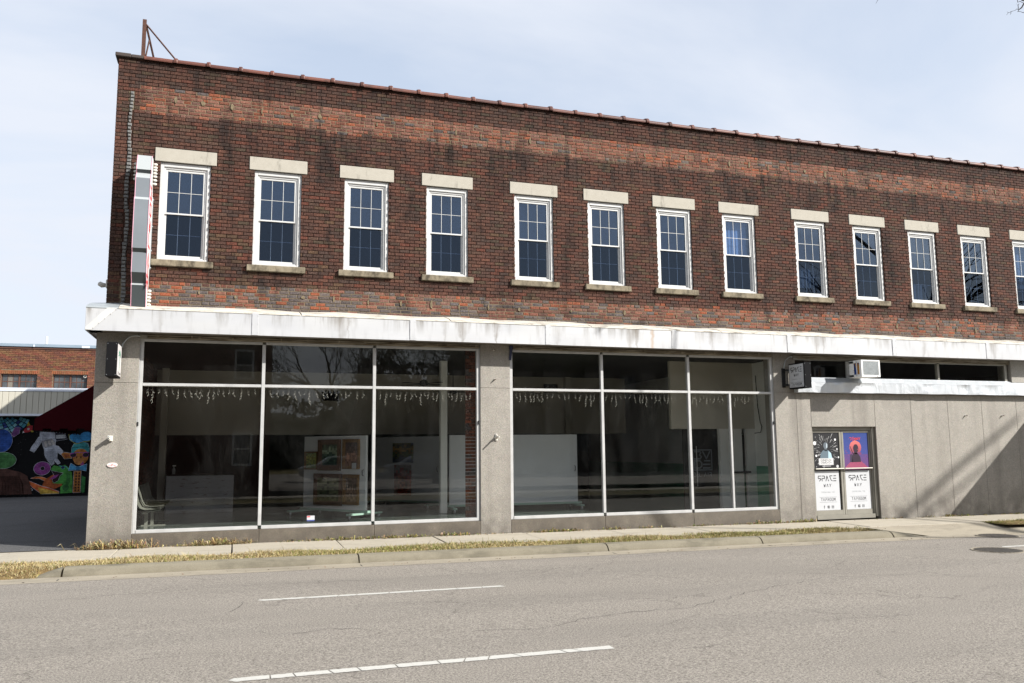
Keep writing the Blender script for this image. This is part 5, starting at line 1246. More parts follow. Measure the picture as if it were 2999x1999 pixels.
mb = MB(); mb.box(ax0 + .33, ax0 + .62, ay1, -.02, az0 + .02, az1 + .01); mb.box(ax0 + .30, ax0 + .35, ay1 + .1, -.04, az0 + .01, az1 + .02); part('sleeve', mb, M['white_plastic'], t)
mb = MB(); mb.tube([(ax1 - .075, ay0 - .001, az0 + .018), (ax1 - .075, ay0 - .004, az0 + .018)], .012, 8); part('drain_cap', mb, M['black'], t)

# small fittings
t = thing('light_fitting', 'small white empty lamp holder on the corner pier casting a long shadow', 'lamp holder', 'bare lamp holders left on the piers', (.2, -.12, 1.85))
mb = MB(); mb.box(.178, .235, -.16, -.12, 1.795, 1.895, ch=.006); mb.box(.185, .225, -.20, -.16, 1.80, 1.86, ch=.006); part('back_box', mb, M['lump'], t)
for (z, m_) in ((1.87, 'grey_metal'), (1.835, 'black')): mb = MB(); mb.tube([(.195, -.15, z), (.187, -.31, z + .01)], [.017, .019], 8); part('tube', mb, M['lump'], t); mb = MB(); mb.tube([(.187, -.309, z + .01), (.187, -.313, z + .01)], .012, 8); part('socket', mb, M[m_], t)
t = thing('light_fitting', 'small chipped white lamp holder on the middle pier casting a wavy shadow', 'lamp holder', 'bare lamp holders left on the piers', (7.26, -.12, 1.83))
mb = MB(); mb.tube([(7.26, -.12, 1.83), (7.26, -.16, 1.83), (7.255, -.22, 1.845), (7.25, -.36, 1.835)], [.045, .03, .018, .014], 7); mb.box(7.235, 7.285, -.15, -.12, 1.76, 1.90, ch=.01); part('stub', mb, M['lump'], t); mb = MB(); mb.tube([(7.262, -.155, 1.88), (7.262, -.17, 1.88)], .008, 6); part('rusty_screw', mb, M['rust'], t)
t = thing('oval_plaque', 'small white oval plaque with faint red lettering low on the corner pier', 'plaque', None, (.248, -.12, 1.387))
mb = MB(); fo = lambda u, v, d: (u, -.12 - .012 - d, v); n = 28
mb.prism([(.248 + .084 * math.cos(6.2832 * i / n), 1.387 + .042 * math.sin(6.2832 * i / n)) for i in range(n)], -.138, -.118); part('plate', mb, M['white_plastic'], t)
mb = MB(); fo = lambda u, v, d: (u, -.1382 - d, v); text(mb, 'NO', .248, 1.393, .014, .016, .006, .004, fo); text(mb, 'PARKING', .248, 1.368, .014, .012, .005, .0035, fo)
stroke(mb, [(.248 + .076 * math.cos(6.2832 * i / n), 1.387 + .036 * math.sin(6.2832 * i / n)) for i in range(n)], .002, fo, True); part('lettering', mb, M['red'], t)
def stub(x, z, lab, rusty=True, y=-.12):
    t = thing('wall_bolt', lab, 'bolt', 'rusty bolts left in the cladding', (x, y, z)); mb = MB(); mb.tube([(x, y, z), (x, y - .05, z)], [.022, .012], 8); part('shank', mb, M['lump'], t)
    mb = MB(); mb.tube([(x, y - .05, z), (x, y - .075, z - .004)], .010, 6); part('tip', mb, M['rust'], t)
stub(7.235, 3.0, 'rusty bolt on the upper middle pier just under the canopy shadow'); stub(7.22, 3.60, 'small dark bolt high on the middle pier in the canopy shadow')
stub(19.455, 2.307, 'bolt in the grey wall panels, left of the two right of the door'); stub(20.651, 2.311, 'rusty bolt in the grey wall panels near the right edge')
t = thing('wall_lamp', 'small white lamp housing on the side wall at the left corner', 'lamp', None, (-.1, 1.0, 4.78))
mb = MB(); mb.box(-.15, .0, .93, 1.07, 4.70, 4.86, ch=.01); part('back_box', mb, M['lump'], t)
mb = MB(); mb.tube([(-.15, 1.0, 4.76), (-.22, 1.0, 4.76), (-.27, 1.0, 4.79), (-.285, 1.0, 4.80)], [.035, .05, .045, .02], 10); part('lens', mb, M['lump'], t, smooth=True)
t = thing('blue_bracket', 'dark blue metal bracket at the top left of the right shop window', 'bracket', None, (7.58, -.12, 3.5))
mb = MB(); mb.box(7.55, 7.63, -.15, -.10, 3.62, 3.70, ch=.005); mb.prism([(7.56, 3.62), (7.62, 3.62), (7.585, 3.40), (7.545, 3.40)], -.14, -.11); part('plate', mb, simple('dark_blue', (.02, .025, .06, 1)), t)

# maroon awning on the side wall
t = thing('maroon_awning', 'dark maroon canvas awning with scalloped valance on the side wall in shade', 'awning', None, (-.02, 4, 3))
ay0_, ay1_, ax_, zt_, zf_, zv_ = 4.0, 9.5, -1.80, 3.50, 2.34, 2.08
mb = MB(); mb.grid(lambda u, v: (-.02 + (ax_ + .02) * v, ay0_ + (ay1_ - ay0_) * u, zt_ + (zf_ - zt_) * v - .02 * math.sin(v * 3.14)), 10, 6); part('canopy_cloth', mb, M['awning'], t)
mb = MB(); mb.prism([(-.02, zt_), (ax_, zf_), (ax_, zv_ + .06), (-.02, zv_ + .06)], ay0_ - .006, ay0_); part('end_panel', mb, M['awning'], t)
mb = MB(); n = 11
for i in range(n):
    a, b = ax_ + (-.02 - ax_) * i / n, ax_ + (-.02 - ax_) * (i + 1) / n
    mb.prism([(a, zv_ + .06), (b, zv_ + .06), (b, zv_ + (.04 if i % 2 else -.0)), (a, zv_ + (.04 if i % 2 else -.0))], ay0_ - .012, ay0_ - .004)
n = 30
for i in range(n):
    a, b = ay0_ + (ay1_ - ay0_) * i / n, ay0_ + (ay1_ - ay0_) * (i + 1) / n
    mb.prism([(a, zf_), (b, zf_), (b, zv_ + (.04 if i % 2 else 0)), (a, zv_ + (.04 if i % 2 else 0))], ax_ - .006, ax_, axis='X')
part('valance', mb, M['awning'], t)
mb = MB(); mb.tube([(ax_ + .02, ay0_ + .02, zf_ - .03), (ax_ + .02, ay1_ - .02, zf_ - .03)], .02, 6); mb.tube([(ax_ + .02, ay0_ + .03, zf_ - .03), (-.02, ay0_ + .03, zf_ - .03)], .02, 6); part('awning_frame', mb, M['black'], t)

# ------------------------------------------------------------------ brick building beyond the alley
D = 19.3
N = thing('alley_end_building', 'orange brick building with cream ribbed fascia and mural wall at the end of the alley', 'building', None, (-5, D, 0))
wins = [(-6.02, -4.82, 3.98, 4.545), (-4.29, -3.10, 3.98, 4.555), (-7.8, -6.6, 3.98, 4.54), (-2.5, -1.3, 3.98, 4.56)]
xl, xr = -9.5, 1.2
mb = MB(); wall_mass(mb, xl, xr, 3.0, 5.56, D + .012, D + .3, wins); mb.box(-30, 8, D + .31, D + 9, -.1, 5.5); part('upper_wall', mb, M['mortar'], N)
fb = []; PF = [A(172, 100, 72), A(156, 92, 70), A(182, 112, 80), A(140, 86, 68), A(192, 120, 86), A(120, 86, 74), A(166, 98, 66)]
for k in range(23):
    z0 = 3.98 + k * .0685; x = xl + (k % 2) * .1
    while x < xr:
        a, b = x, x + .19; x += .2; ok = True
        for (p, q, r_, s_) in wins:
            if b > p and a < q and z0 < s_ + .13 and z0 + .058 > r_:
                if a < p - .03: b = p
                elif b > q + .03: a = q
                else: ok = False
        if ok and b - a > .03: fb.append((a, b, z0, z0 + .058))
fb.sort(key=lambda q: abs((q[0] + q[1]) / 2 + 4.4)); ms = MB(); fcache = {}
for i, (a, b, c, d) in enumerate(fb):
    dk = .62 if c > 5.40 else 1
    if i < 300:
        key = (round(b - a, 2), i % 9, dk)
        if key not in fcache:
            L = round(b - a, 2); q = MB(); q.box(-L / 2, L / 2, 0, .014, 0, .058, tuple(v * rnd.uniform(.75, 1.15) * dk for v in rnd.choice(PF)[:3])); fcache[key] = q.mesh('brick', M['brick_far'])
        inst('brick', fcache[key], N, ((a + b) / 2, D + rnd.uniform(-.002, .002), c))
    else: ms.box(a, b, D, D + .014, c, d, tuple(v * rnd.uniform(.75, 1.15) * dk for v in rnd.choice(PF)[:3]))
part('brick_field', ms, M['brick_far'], N, kind='stuff')
for (p, q, r_, s_) in wins:
    mb = MB(); xx = p - .04
    while xx < q + .02: mb.box(xx, xx + .055, D - .003, D + .012, s_ + .004, s_ + .135, tuple(v * rnd.uniform(.85, 1.2) for v in A(188, 110, 68)[:3])); xx += .066
    part('soldier_course', mb, M['brick_far'], N)
    mb = MB(); cx_ = (p + q) / 2; f0 = D + .10
    for (a, b, c, d) in ((p, p + .03, r_, s_), (q - .03, q, r_, s_), (p + .03, q - .03, s_ - .03, s_), (cx_ - .03, cx_ + .03, r_, s_ - .03)): mb.box(a, b, f0, f0 + .05, c, d)
    zc = (r_ + s_) / 2; mb.box(p + .03, cx_ - .03, f0 + .01, f0 + .04, zc - .012, zc + .012); mb.box(cx_ + .03, q - .03, f0 + .01, f0 + .04, zc - .012, zc + .012)
    for s0, s1 in ((p + .03, cx_ - .03), (cx_ + .03, q - .03)):
        for k in (1, 2):
            xx = s0 + (s1 - s0) * k / 3; mb.box(xx - .008, xx + .008, f0 + .012, f0 + .038, r_, zc - .012); mb.box(xx - .008, xx + .008, f0 + .012, f0 + .038, zc + .012, s_ - .03)
    wo = part('window', mb, M['far_frame'], N)
    for s0, s1 in ((p + .03, cx_ - .03), (cx_ + .03, q - .03)):
        for k in range(3):
            for (c, d) in ((r_, zc - .012), (zc + .012, s_ - .03)):
                mb = MB(); a = s0 + (s1 - s0) * k / 3; mb.box(a + .009, a + (s1 - s0) / 3 - .009, f0 + .02, f0 + .025, c, d, None); part('pane', mb, M['far_glass'] if rnd.random() < .75 else M['soffit'], wo)
t_ = thing('round_vent', 'round pale dryer vent in the upper right pane of the brick building window', 'vent', None, (-3.2, D, 4.49)); mb = MB(); mb.tube([(-3.19, D + .10, 4.49), (-3.19, D + .04, 4.49)], [.05, .055], 12); part('collar', mb, M['lump'], t_); mb = MB(); mb.tube([(-3.19, D + .039, 4.49), (-3.19, D + .035, 4.49)], .035, 12); part('opening', mb, M['black'], t_)
mb = MB(); mb.box(-30, 8, D - .06, D + .35, 5.58, 5.69, ch=.004); part('roof_edge', mb, M['blue_metal'], N)
mb = MB(); mb.box(xl, xr, D - .02, D + .1, 5.50, 5.58); part('roof_band', mb, M['far_frame'], N)
for (xx, w_) in ((-5.0, .05), (-3.35, .28)): mb = MB(); mb.box(xx, xx + w_, D - .075, D - .06, 5.58, 5.66); part('edge_clip', mb, M['white_metal'], N)
YF = D - .55
mb = MB(); mb.box(-30, 8, YF - .02, D, 3.86, 3.99, ch=.004); part('fascia_cap', mb, M['white_metal'], N)
mb = MB(); mb.box(-30, 8, YF - .015, YF + .1, 2.95, 3.03, ch=.004); part('fascia_base', mb, M['white_metal'], N)
me_ = MB(); me_.box(0, .192, 0, .03, 3.03, 3.86, ch=.008); me_ = me_.mesh('ribbed_panel', M['cream_metal'])
for i in range(50): inst('ribbed_panel', me_, N, (-9.0 + i * .2, YF, 0))
mb = MB(); mb.box(-30, 8, YF + .035, YF + .06, 3.0, 3.9); part('panel_backing', mb, M['far_frame'], N)
mb = MB(); mb.box(-30, 8, YF + .06, D, 2.93, 2.96); part('fascia_soffit', mb, M['soffit'], N)
mb = MB(); mb.box(-30, 8, D, D + .3, -.1, 3.0); mw = part('mural_wall', mb, M['black_soft'], N)
# mural: flat paint layers on the wall
mm = MB(); L_ = [0]
def fm(u, v, d): return (u, D - .001 - .0006 * L_[0] - d * .2, v)
def pp(pts, col, ol=None, ow=.02):
    if ol:
        L_[0] += 1; stroke_c(pts, ow, ol)
    L_[0] += 1; poly(mm, pts, fm, .001, col)
def stroke_c(pts, wd, col, closed=True):
    P = [Vector(p) for p in pts]
    if closed: P.append(P[0])
    for a, b in zip(P, P[1:]):
        d = b - a
        if d.length < 1e-6: continue
        d.normalize(); q = Vector((-d.y, d.x)) * wd / 2; e = d * wd * .3
        poly(mm, [tuple(a - q - e), tuple(b - q + e), tuple(b + q + e), tuple(a + q - e)], fm, .001, col)
def ell(cx_, cy_, rx, ry, col, ol=None, n=22, ow=.02, a0=0, a1=6.2832):
    pts = [(cx_ + rx * math.cos(a0 + (a1 - a0) * i / n), cy_ + ry * math.sin(a0 + (a1 - a0) * i / n)) for i in range(n if a1 - a0 > 6.2 else n + 1)]
    pp(pts, col, ol, ow)
# pixel in the mural detail -> wall metres
def mx(x): return -5.96 + x * (3.16 / 1440)
def mz(y): return 2.95 - (y - 208) * (2.92 / 1210)
WH = (.42, .44, .48); 
def PX(l): return [(mx(a), mz(b)) for a, b in l]
rr = random.Random(4)
for i in range(260):                                 # stars and worn paint
    a, b = rr.uniform(-8, 0), rr.uniform(.1, 2.9); s_ = rr.uniform(.004, .012); L_[0] = 1; g_ = rr.uniform(.04, .22); poly(mm, [(a, b), (a + s_ * rr.uniform(1, 4), b), (a + s_ * 2, b + s_)], fm, .001, (g_, g_, g_ * 1.05))
L_[0] = 2
# mosaic dome (disco ball) at the top left
for ring in range(7):
    for k in range(16):
        a0 = 3.5 + k * .19; r0 = .30 + ring * .12; cxm, czm = mx(-30), mz(120)
        q = [(cxm + r0 * math.cos(a0), czm + r0 * .9 * math.sin(a0)), (cxm + (r0 + .10) * math.cos(a0), czm + (r0 + .10) * .9 * math.sin(a0)), (cxm + (r0 + .10) * math.cos(a0 + .16), czm + (r0 + .10) * .9 * math.sin(a0 + .16)), (cxm + r0 * math.cos(a0 + .16), czm + r0 * .9 * math.sin(a0 + .16))]
        if max(p[1] for p in q) < 2.93: poly(mm, q, fm, .001, rr.choice([(.05, .20, .32), (.12, .34, .42), (.03, .05, .20), (.20, .42, .50), (.07, .26, .36)]))
pp(PX([(360, 460), (380, 400), (450, 340), (500, 350), (500, 430), (430, 452)]), (.34, .03, .04)); ell(mx(436), mz(402), .04, .04, (.5, .5, .5)); pp(PX([(410, 360), (428, 285), (462, 340)]), (.42, .34, .04)); pp(PX([(470, 425), (515, 430), (520, 448), (490, 452)]), (.40, .34, .05)); pp(PX([(350, 468), (362, 430), (382, 455)]), WH)
# astronaut
SU = (.30, .32, .37)
pp(PX([(620, 450), (850, 460), (870, 540), (860, 640), (870, 690), (700, 720), (660, 600), (620, 560)]), SU, WH)
pp(PX([(640, 520), (650, 600), (600, 680), (545, 760), (485, 730), (510, 670), (560, 600), (600, 530)]), SU, WH)
pp(PX([(870, 660), (910, 670), (990, 750), (960, 800), (900, 760), (850, 720)]), SU, WH)
pp(PX([(700, 715), (870, 690), (900, 780), (900, 860), (955, 930), (920, 950), (850, 880), (860, 940), (820, 965), (770, 900), (740, 860), (710, 800)]), SU, WH)
pp(PX([(650, 590), (800, 545), (860, 600), (860, 640), (720, 700), (680, 680)]), (.20, .20, .22), WH, .012)
for (x0, y0) in ((690, 600), (740, 590), (790, 575), (700, 640), (760, 625), (815, 615)): pp(PX([(x0, y0), (x0 + 36, y0 - 10), (x0 + 42, y0 + 30), (x0 + 6, y0 + 38)]), (.34, .32, .30))
pp(PX([(850, 460), (1000, 470), (1040, 560), (880, 590), (860, 560)]), (.02, .02, .03), WH, .012); pp(PX([(868, 495), (1010, 488), (1015, 545), (870, 555)]), (.34, .36, .38))
for i in range(9): stroke_c(PX([(715 + i * 4, 740 + i * 22), (780 + i * 6, 752 + i * 20), (880, 735 + i * 14)]), .008, (.12, .13, .16), False)
for i in range(6): stroke_c(PX([(530 + i * 18, 700 - i * 28), (575 + i * 14, 730 - i * 28)]), .008, (.12, .13, .16), False)
# doughnut
ell(mx(685), mz(1010), .275, .245, (.16, .035, .16), WH, 30, .022); ell(mx(690), mz(1010), .07, .065, (.01, .01, .012), WH, 16, .016)
for i in range(40): a = rr.uniform(0, 6.28); r0 = rr.uniform(.09, .23); poly(mm, [(mx(685) + r0 * math.cos(a), mz(1010) + r0 * .9 * math.sin(a)), (mx(685) + r0 * math.cos(a) + .02, mz(1010) + r0 * .9 * math.sin(a)), (mx(685) + r0 * math.cos(a) + .01, mz(1010) + r0 * .9 * math.sin(a) + .012)], fm, .002, (.34, .14, .34))
# orange crescent shapes
pp(PX([(520, 1160), (600, 1135), (690, 1140), (760, 1165), (730, 1200), (650, 1165), (560, 1165)]), (.42, .12, .03), WH, .012)
pp(PX([(740, 1180), (860, 1105), (1010, 1200), (1000, 1280), (860, 1340), (700, 1270)]), (.26, .065, .02))
pp(PX([(500, 1200), (690, 1280), (800, 1310), (960, 1370), (960, 1400), (700, 1400), (560, 1300), (490, 1230)]), (.42, .10, .03), WH, .02); pp(PX([(640, 1300), (800, 1340), (960, 1385), (965, 1400), (680, 1400)]), (.46, .30, .05))
stroke_c(PX([(410, 1230), (460, 1270), (550, 1320), (560, 1340), (500, 1370), (510, 1400)]), .02, WH, False)
# green dinosaur with glasses
DG = (.05, .20, .04)
pp(PX([(820, 1020), (860, 965), (940, 985), (1030, 960), (1100, 1010), (1140, 1080), (1160, 1200), (1165, 1390), (980, 1400), (980, 1300), (1030, 1250), (940, 1250), (860, 1240), (850, 1190), (930, 1210), (950, 1150), (1000, 1100), (940, 1070), (830, 1050)]), DG)
pp(PX([(830, 1045), (930, 1070), (1010, 1085), (960, 1130), (940, 1200), (880, 1235), (850, 1200), (880, 1130), (850, 1080)]), (.02, .01, .015), WH, .014); pp(PX([(800, 1180), (880, 1120), (950, 1105), (900, 1160), (840, 1180)]), (.24, .05, .22))
ell(mx(1000), mz(1000), .06, .055, (.02, .03, .08), (.10, .36, .40), 14, .016); stroke_c(PX([(940, 975), (1050, 985), (1090, 1030)]), .016, (.10, .36, .40), False)
pp(PX([(1060, 1080), (1110, 1100), (1120, 1250), (1070, 1290)]), (.03, .12, .03)); ell(mx(1060), mz(1310), .11, .12, (.025, .10, .03)); pp(PX([(1300, 1130), (1360, 1160), (1355, 1390), (1300, 1390)]), (.03, .14, .04))
# giraffe with hat, glasses and bow tie
GO = (.30, .12, .03)
pp(PX([(1175, 1060), (1285, 1060), (1290, 1390), (1175, 1390)]), GO, WH, .018)
for i in range(7):
    for j in range(2): pp(PX([(1195 + j * 48, 1085 + i * 44), (1222 + j * 48, 1075 + i * 44), (1232 + j * 42, 1105 + i * 44), (1205 + j * 48, 1112 + i * 44)]), (.05, .02, .012))
pp(PX([(1120, 700), (1150, 640), (1200, 612), (1290, 608), (1370, 630), (1395, 700), (1395, 770), (1120, 780)]), (.04, .22, .24), WH, .014); stroke_c(PX([(1125, 700), (1250, 680), (1395, 690)]), .02, (.02, .10, .12), False)
pp(PX([(960, 790), (1010, 765), (1110, 780), (1130, 860), (1020, 870)]), GO, WH, .016); pp(PX([(1000, 800), (1060, 790), (1100, 820), (1040, 850)]), (.18, .05, .02))
ell(mx(1265), mz(835), .27, .30, GO, None, 24); ell(mx(1245), mz(900), .17, .15, (.36, .16, .05)); pp(PX([(1265, 960), (1310, 905), (1335, 985), (1320, 995)]), (.22, .05, .16))
for (x_, w__) in ((1150, 52), (1345, 46)): ell(mx(x_), mz(808), .10, .075, (.02, .015, .02), (.26, .07, .32), 16, .02)
stroke_c(PX([(1105, 795), (1200, 770), (1290, 775), (1395, 765)]), .018, (.26, .07, .32), False); ell(mx(1208), mz(845), .022, .04, (.04, .015, .01)); ell(mx(1272), mz(845), .022, .04, (.04, .015, .01))
pp(PX([(1090, 1050), (1120, 935), (1210, 990), (1255, 990), (1370, 950), (1365, 1060), (1255, 1035), (1210, 1040)]), (.05, .20, .36), WH, .016); pp(PX([(1210, 985), (1255, 985), (1258, 1045), (1208, 1045)]), (.03, .12, .24))
# blue blooms above the giraffe
for (x_, y_, r_) in ((1160, 540, .2), (1230, 560, .19), (1340, 520, .22)): ell(mx(x_), mz(y_), r_, r_ * .8, (.03, .16, .34), (.02, .03, .05), 18, .02)
stroke_c(PX([(1060, 450), (1080, 560), (1180, 640), (1300, 600), (1395, 590)]), .02, (.30, .30, .08), False)
# plain hills and a planet where other figures stand in the photo
pp(PX([(-900, 1400), (-900, 1000), (-300, 900), (120, 1000), (360, 1060), (470, 1120), (520, 1250), (560, 1400)]), (.060, .028, .022)); 
for i in range(10): stroke_c(PX([(20 + i * 45, 1400), (30 + i * 42, 1250), (10 + i * 36, 1120)]), .03, (.09, .04, .03), False)
ell(mx(90), mz(880), .44, .30, (.05, .15, .05), WH, 26, .016)
for i in range(7): stroke_c(PX([(-60 + i * 6, 830 + i * 18), (60, 812 + i * 24), (180 - i * 4, 830 + i * 20)]), .012, (.11, .24, .09), False)
ell(mx(60), mz(580), .34, .42, (.02, .06, .24), WH, 22, .012); pp(PX([(190, 480), (240, 380), (320, 380), (310, 470), (230, 525)]), (.13, .05, .16), WH, .012)
for i in range(120): a, b = rr.uniform(-7, 0), rr.uniform(.02, .22); s_ = rr.uniform(.01, .05); L_[0] = 150; g_ = rr.uniform(.02, .10); poly(mm, [(a, b), (a + s_, b), (a + s_, b + .01), (a, b + .008)], fm, .001, (g_, g_ * .95, g_ * .9))
mm.c = [tuple(v * 1.15 for v in c) for c in mm.c]; part('mural', mm, M['mural'], mw, label='space mural with astronaut, doughnut, green dinosaur and giraffe')
t = thing('roof_antenna', 'short white rod antenna on the roof of the far brick building', 'antenna', None, (-4.66, 20, 5.6))
mb = MB(); mb.tube([(-4.70, 20, 5.68), (-4.70, 20, 5.78)], .014, 6); part('mast', mb, M['grey_metal'], t); mb = MB(); mb.tube([(-4.70, 20, 5.78), (-4.70, 20, 6.08)], .035, 8); part('rod', mb, M['white_plastic'], t)

# ------------------------------------------------------------------ next building's flat canopy, just beyond the right edge of the photograph
t = thing('street_canopy', 'flat metal canopy beyond the right edge whose diagonal shadow falls on the grey wall', 'canopy', None, (24, -1, 3))
mb = MB(); mb.add([(22.05, -.13, 2.60), (29, -.13, 2.60), (29, -2.98, 2.76), (22.05, -2.98, 2.76), (22.05, -.13, 2.70), (29, -.13, 2.70), (29, -2.98, 2.86), (22.05, -2.98, 2.86)], [(0, 3, 2, 1), (4, 5, 6, 7), (0, 1, 5, 4), (1, 2, 6, 5), (2, 3, 7, 6), (3, 0, 4, 7)]); part('deck', mb, M['grey_metal'], t)
for xx in (23.5, 28.5): mb = MB(); mb.tube([(xx, -2.7, 2.84), (xx, -.16, 3.68)], .02, 8); part('tie_rod', mb, M['grey_metal'], t)

# ------------------------------------------------------------------ trees
def tree(base, h, seed, lab, cat='tree', group='bare trees across the street', spread=.55, depth=8, leaf=.0, name='bare_tree', extra=None, nb=4, r0=.2):
    rr = random.Random(seed); base = Vector(base); t = thing(name, lab, cat, group, base)
    tk = MB(); top = base + Vector((rr.uniform(-.3, .3), rr.uniform(-.3, .3), h * .28)); tk.tube([base - Vector((0, 0, .3)), base + Vector((0, 0, .2)), (base + top) / 2, top], [r0 * 1.5, r0 * 1.15, r0 * .95, r0 * .85], 9); part('trunk', tk, M['bark'], t)
    cr_ = MB(); lf = MB()
    def grow(p, d, L, r, k):
        q = p + d * L * .5 + Vector((rr.uniform(-1, 1), rr.uniform(-1, 1), rr.uniform(-.5, 1))) * L * .07; e = q + d * L * .5 + Vector((rr.uniform(-1, 1), rr.uniform(-1, 1), rr.uniform(-.3, 1))) * L * .08
        cr_.tube([p, q, e], [r, r * .8, r * .62], 6 if k > 2 else 4 if k > 0 else 3, cap=False)
        if leaf and k <= 1:
            for _ in range(int(3 * leaf)):
                c = e + Vector((rr.gauss(0, .25), rr.gauss(0, .25), rr.gauss(0, .25))); s_ = rr.uniform(.03, .06); a = Vector((rr.uniform(-1, 1), rr.uniform(-1, 1), rr.uniform(-1, 1))).normalized() * s_; b = a.orthogonal().normalized() * s_ * .6
                g_ = rr.uniform(.5, 1.2); lf.add([c - a, c - b, c + a, c + b], [(0, 1, 2, 3)], (.09 * g_, .10 * g_, .03 * g_))
        if k == 0: return
        for _ in range(rr.choice((2, 2, 3)) if k > 1 else 2):
            n = Vector((rr.gauss(0, 1), rr.gauss(0, 1), rr.gauss(.15, .8))).normalized(); d2 = (d + n * spread * rr.uniform(.8, 1.5)).normalized(); grow(e if rr.random() < .7 else q, d2, L * rr.uniform(.66, .86), r * rr.uniform(.5, .66), k - 1)
    for i in range(nb):
        a = 6.2832 * i / nb + rr.uniform(-.4, .4); grow(top - Vector((0, 0, rr.uniform(0, h * .06))), Vector((math.cos(a) * .8, math.sin(a) * .8, 1)).normalized(), h * .19, r0 * .6, depth - 1)
    if extra: extra(cr_)
    part('crown', cr_, M['bark'], t)
    if lf.v: part('leaves', lf, M['vcol'], t, kind='stuff')
    return t
tree((7.8, -24.5, -.2), 10.5, 1, 'tall bare tree across the street mirrored in the left shop window', r0=.22, leaf=.6)
tree((12.5, -27, -.2), 11.5, 2, 'wide bare tree across the street mirrored beside the middle pier', r0=.24, leaf=1.2)
tree((17.5, -36, -.2), 11, 3, 'thin bare tree behind the parking lot across the street', r0=.18, leaf=.5)
tree((3.0, -44, -.2), 10, 4, 'bare tree at the back of the parking lot across the street', r0=.18, leaf=.6)
tree((28, -46, -.2), 13, 9, 'leafy tree at the far right of the parking lot across the street', r0=.2, leaf=2.0)
# roadside tree whose branch tips enter the top right corner and whose limbs streak the wall with shadow
def pix(x, y, dist):
    d = cr * ((x - 1499.5) / 2447.5) - cu * ((y - 999.5) / 2447.5) + cf
    return CAMC + d * dist
def tips(m):
    a = pix(3130, -90, 15.0)
    m.tube([(33.0, -15.5, 9.8), (24, -12, 12.8), (19.5, -8, 10.5), a + Vector((1.2, .3, .3)), a], [.10, .05, .03, .024, .020], 6)
    def P(x, y, d=15.0): return pix(2880 + x / 19.6, y / 19.6, d)
    m.tube([a, P(2330, 200), P(2200, 420), P(2010, 560)], [.022, .014, .012, .008], 5)
    m.tube([P(2010, 560), P(1930, 490), P(1830, 580), P(1720, 610), P(1560, 660), P(1590, 700)], [.006, .0045, .0035, .003, .005, .0035], 4)
    m.tube([P(1590, 700), P(1580, 760), P(1540, 820)], [.004, .005, .003], 4); m.tube([P(1590, 690), P(1430, 715), P(1360, 660)], [.002, .004, .003], 4); m.tube([P(1430, 715), P(1330, 840)], [.003, .0025], 4)
    m.tube([P(2010, 500), P(1990, 300), P(2050, 200)], [.007, .006, .005], 4); m.tube([P(1990, 300), P(1900, 200)], [.003, .002], 4)
    m.tube([P(1960, 660), P(2030, 640), P(2150, 660), P(2260, 710), P(2400, 710)], [.005, .005, .004, .006, .006], 4); m.tube([P(2010, 560), P(2010, 650)], [.006, .004], 4)
    m.tube([P(1950, -60), P(1970, 120), P(2100, 60), P(2170, 90), P(2230, 140), P(2340, 160)], [.006, .007, .006, .006, .005, .006], 4); m.tube([P(2150, -80), P(2230, 10), P(2400, 40)], [.008, .010, .012], 5)
    b = pix(2640, -120, 14.5); m.tube([a + Vector((.6, .1, .5)), b + Vector((1, 0, .3)), b, pix(2573, -4, 14.5), pix(2565, 10, 14.5)], [.016, .012, .008, .004, .002], 4)
    # straight limbs reaching over the street
    s_ = Vector((1.14, -1, 1.02))
    for (w0, w1, t0, t1, r_) in (((17.3, -.1, -.1), (21.2, -.1, 2.25), 17.5, 15.0, .09), ((17.9, -.1, -.15), (21.0, -.1, 1.55), 16.9, 15.2, .06)):
        m.tube([Vector((34.5, -17, 14)), Vector(w0) + s_ * t0 + Vector((.0, -.3, -.2)), Vector(w0) + s_ * t0, (Vector(w0) + s_ * t0) * .5 + (Vector(w1) + s_ * t1) * .5 + Vector((0, 0, .05)), Vector(w1) + s_ * t1], [.1, r_, r_, r_ * .9, r_ * .6], 6)
tree((34.5, -18.5, -.3), 17, 12, 'large bare roadside tree whose twigs enter the top right corner', r0=.34, depth=5, extra=tips, name='roadside_tree', group=None)

# ------------------------------------------------------------------ across the street (seen only as reflections)
sheet('far_sidewalk', frange(-60, 90, 30), [-17.6, -16.8, -15.6], .01, M['concrete'])
mb = MB(); 
for i in range(75):
    a = -60 + 2 * i; mb.box(a, a + 1.99, -12.50, -12.30, gz(-12.3) + gs(a) - .1, gz(-12.5) + gs(a)); 
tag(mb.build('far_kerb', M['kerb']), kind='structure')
sheet('far_verge', frange(-60, 90, 30), [-15.6, -14, -12.5], .0, M['lawn'])
sheet('parking_lot', [3.9, 20, 40, 70], [-55, -40, -24, -21.5], .03, M['asphalt'])
H = thing('corner_house', 'dark brick two storey house across the street mirrored in the left shop window', 'house', None, (-3, -24, 0))
hx0, hx1, hy, hz = -11, 3.75, -20.0, 7.4
hw = [(2.25, 3.05, 4.5, 5.75), (2.25, 3.05, 1.0, 2.35), (-3.2, -2.4, 4.5, 5.75), (-6.2, -5.4, 4.5, 5.75), (-3.2, -2.4, 1.0, 2.35), (-6.2, -5.4, 1, 2.35)]
mb = MB(); wall_mass(mb, hx0, hx1, -.3, hz, hy - .3, hy, hw); mb.box(hx0, hx0 + .3, hy - 9, hy - .3, -.3, hz); mb.box(hx1 - .3, hx1, hy - 9, hy - .3, -.3, hz); mb.box(hx0 + .3, hx1 - .3, hy - 9, hy - 8.7, -.3, hz)
part('wall', mb, simple('dark_house_brick', (.11, .055, .04, 1), .9, 0, .4, 14, .01, 20), H)
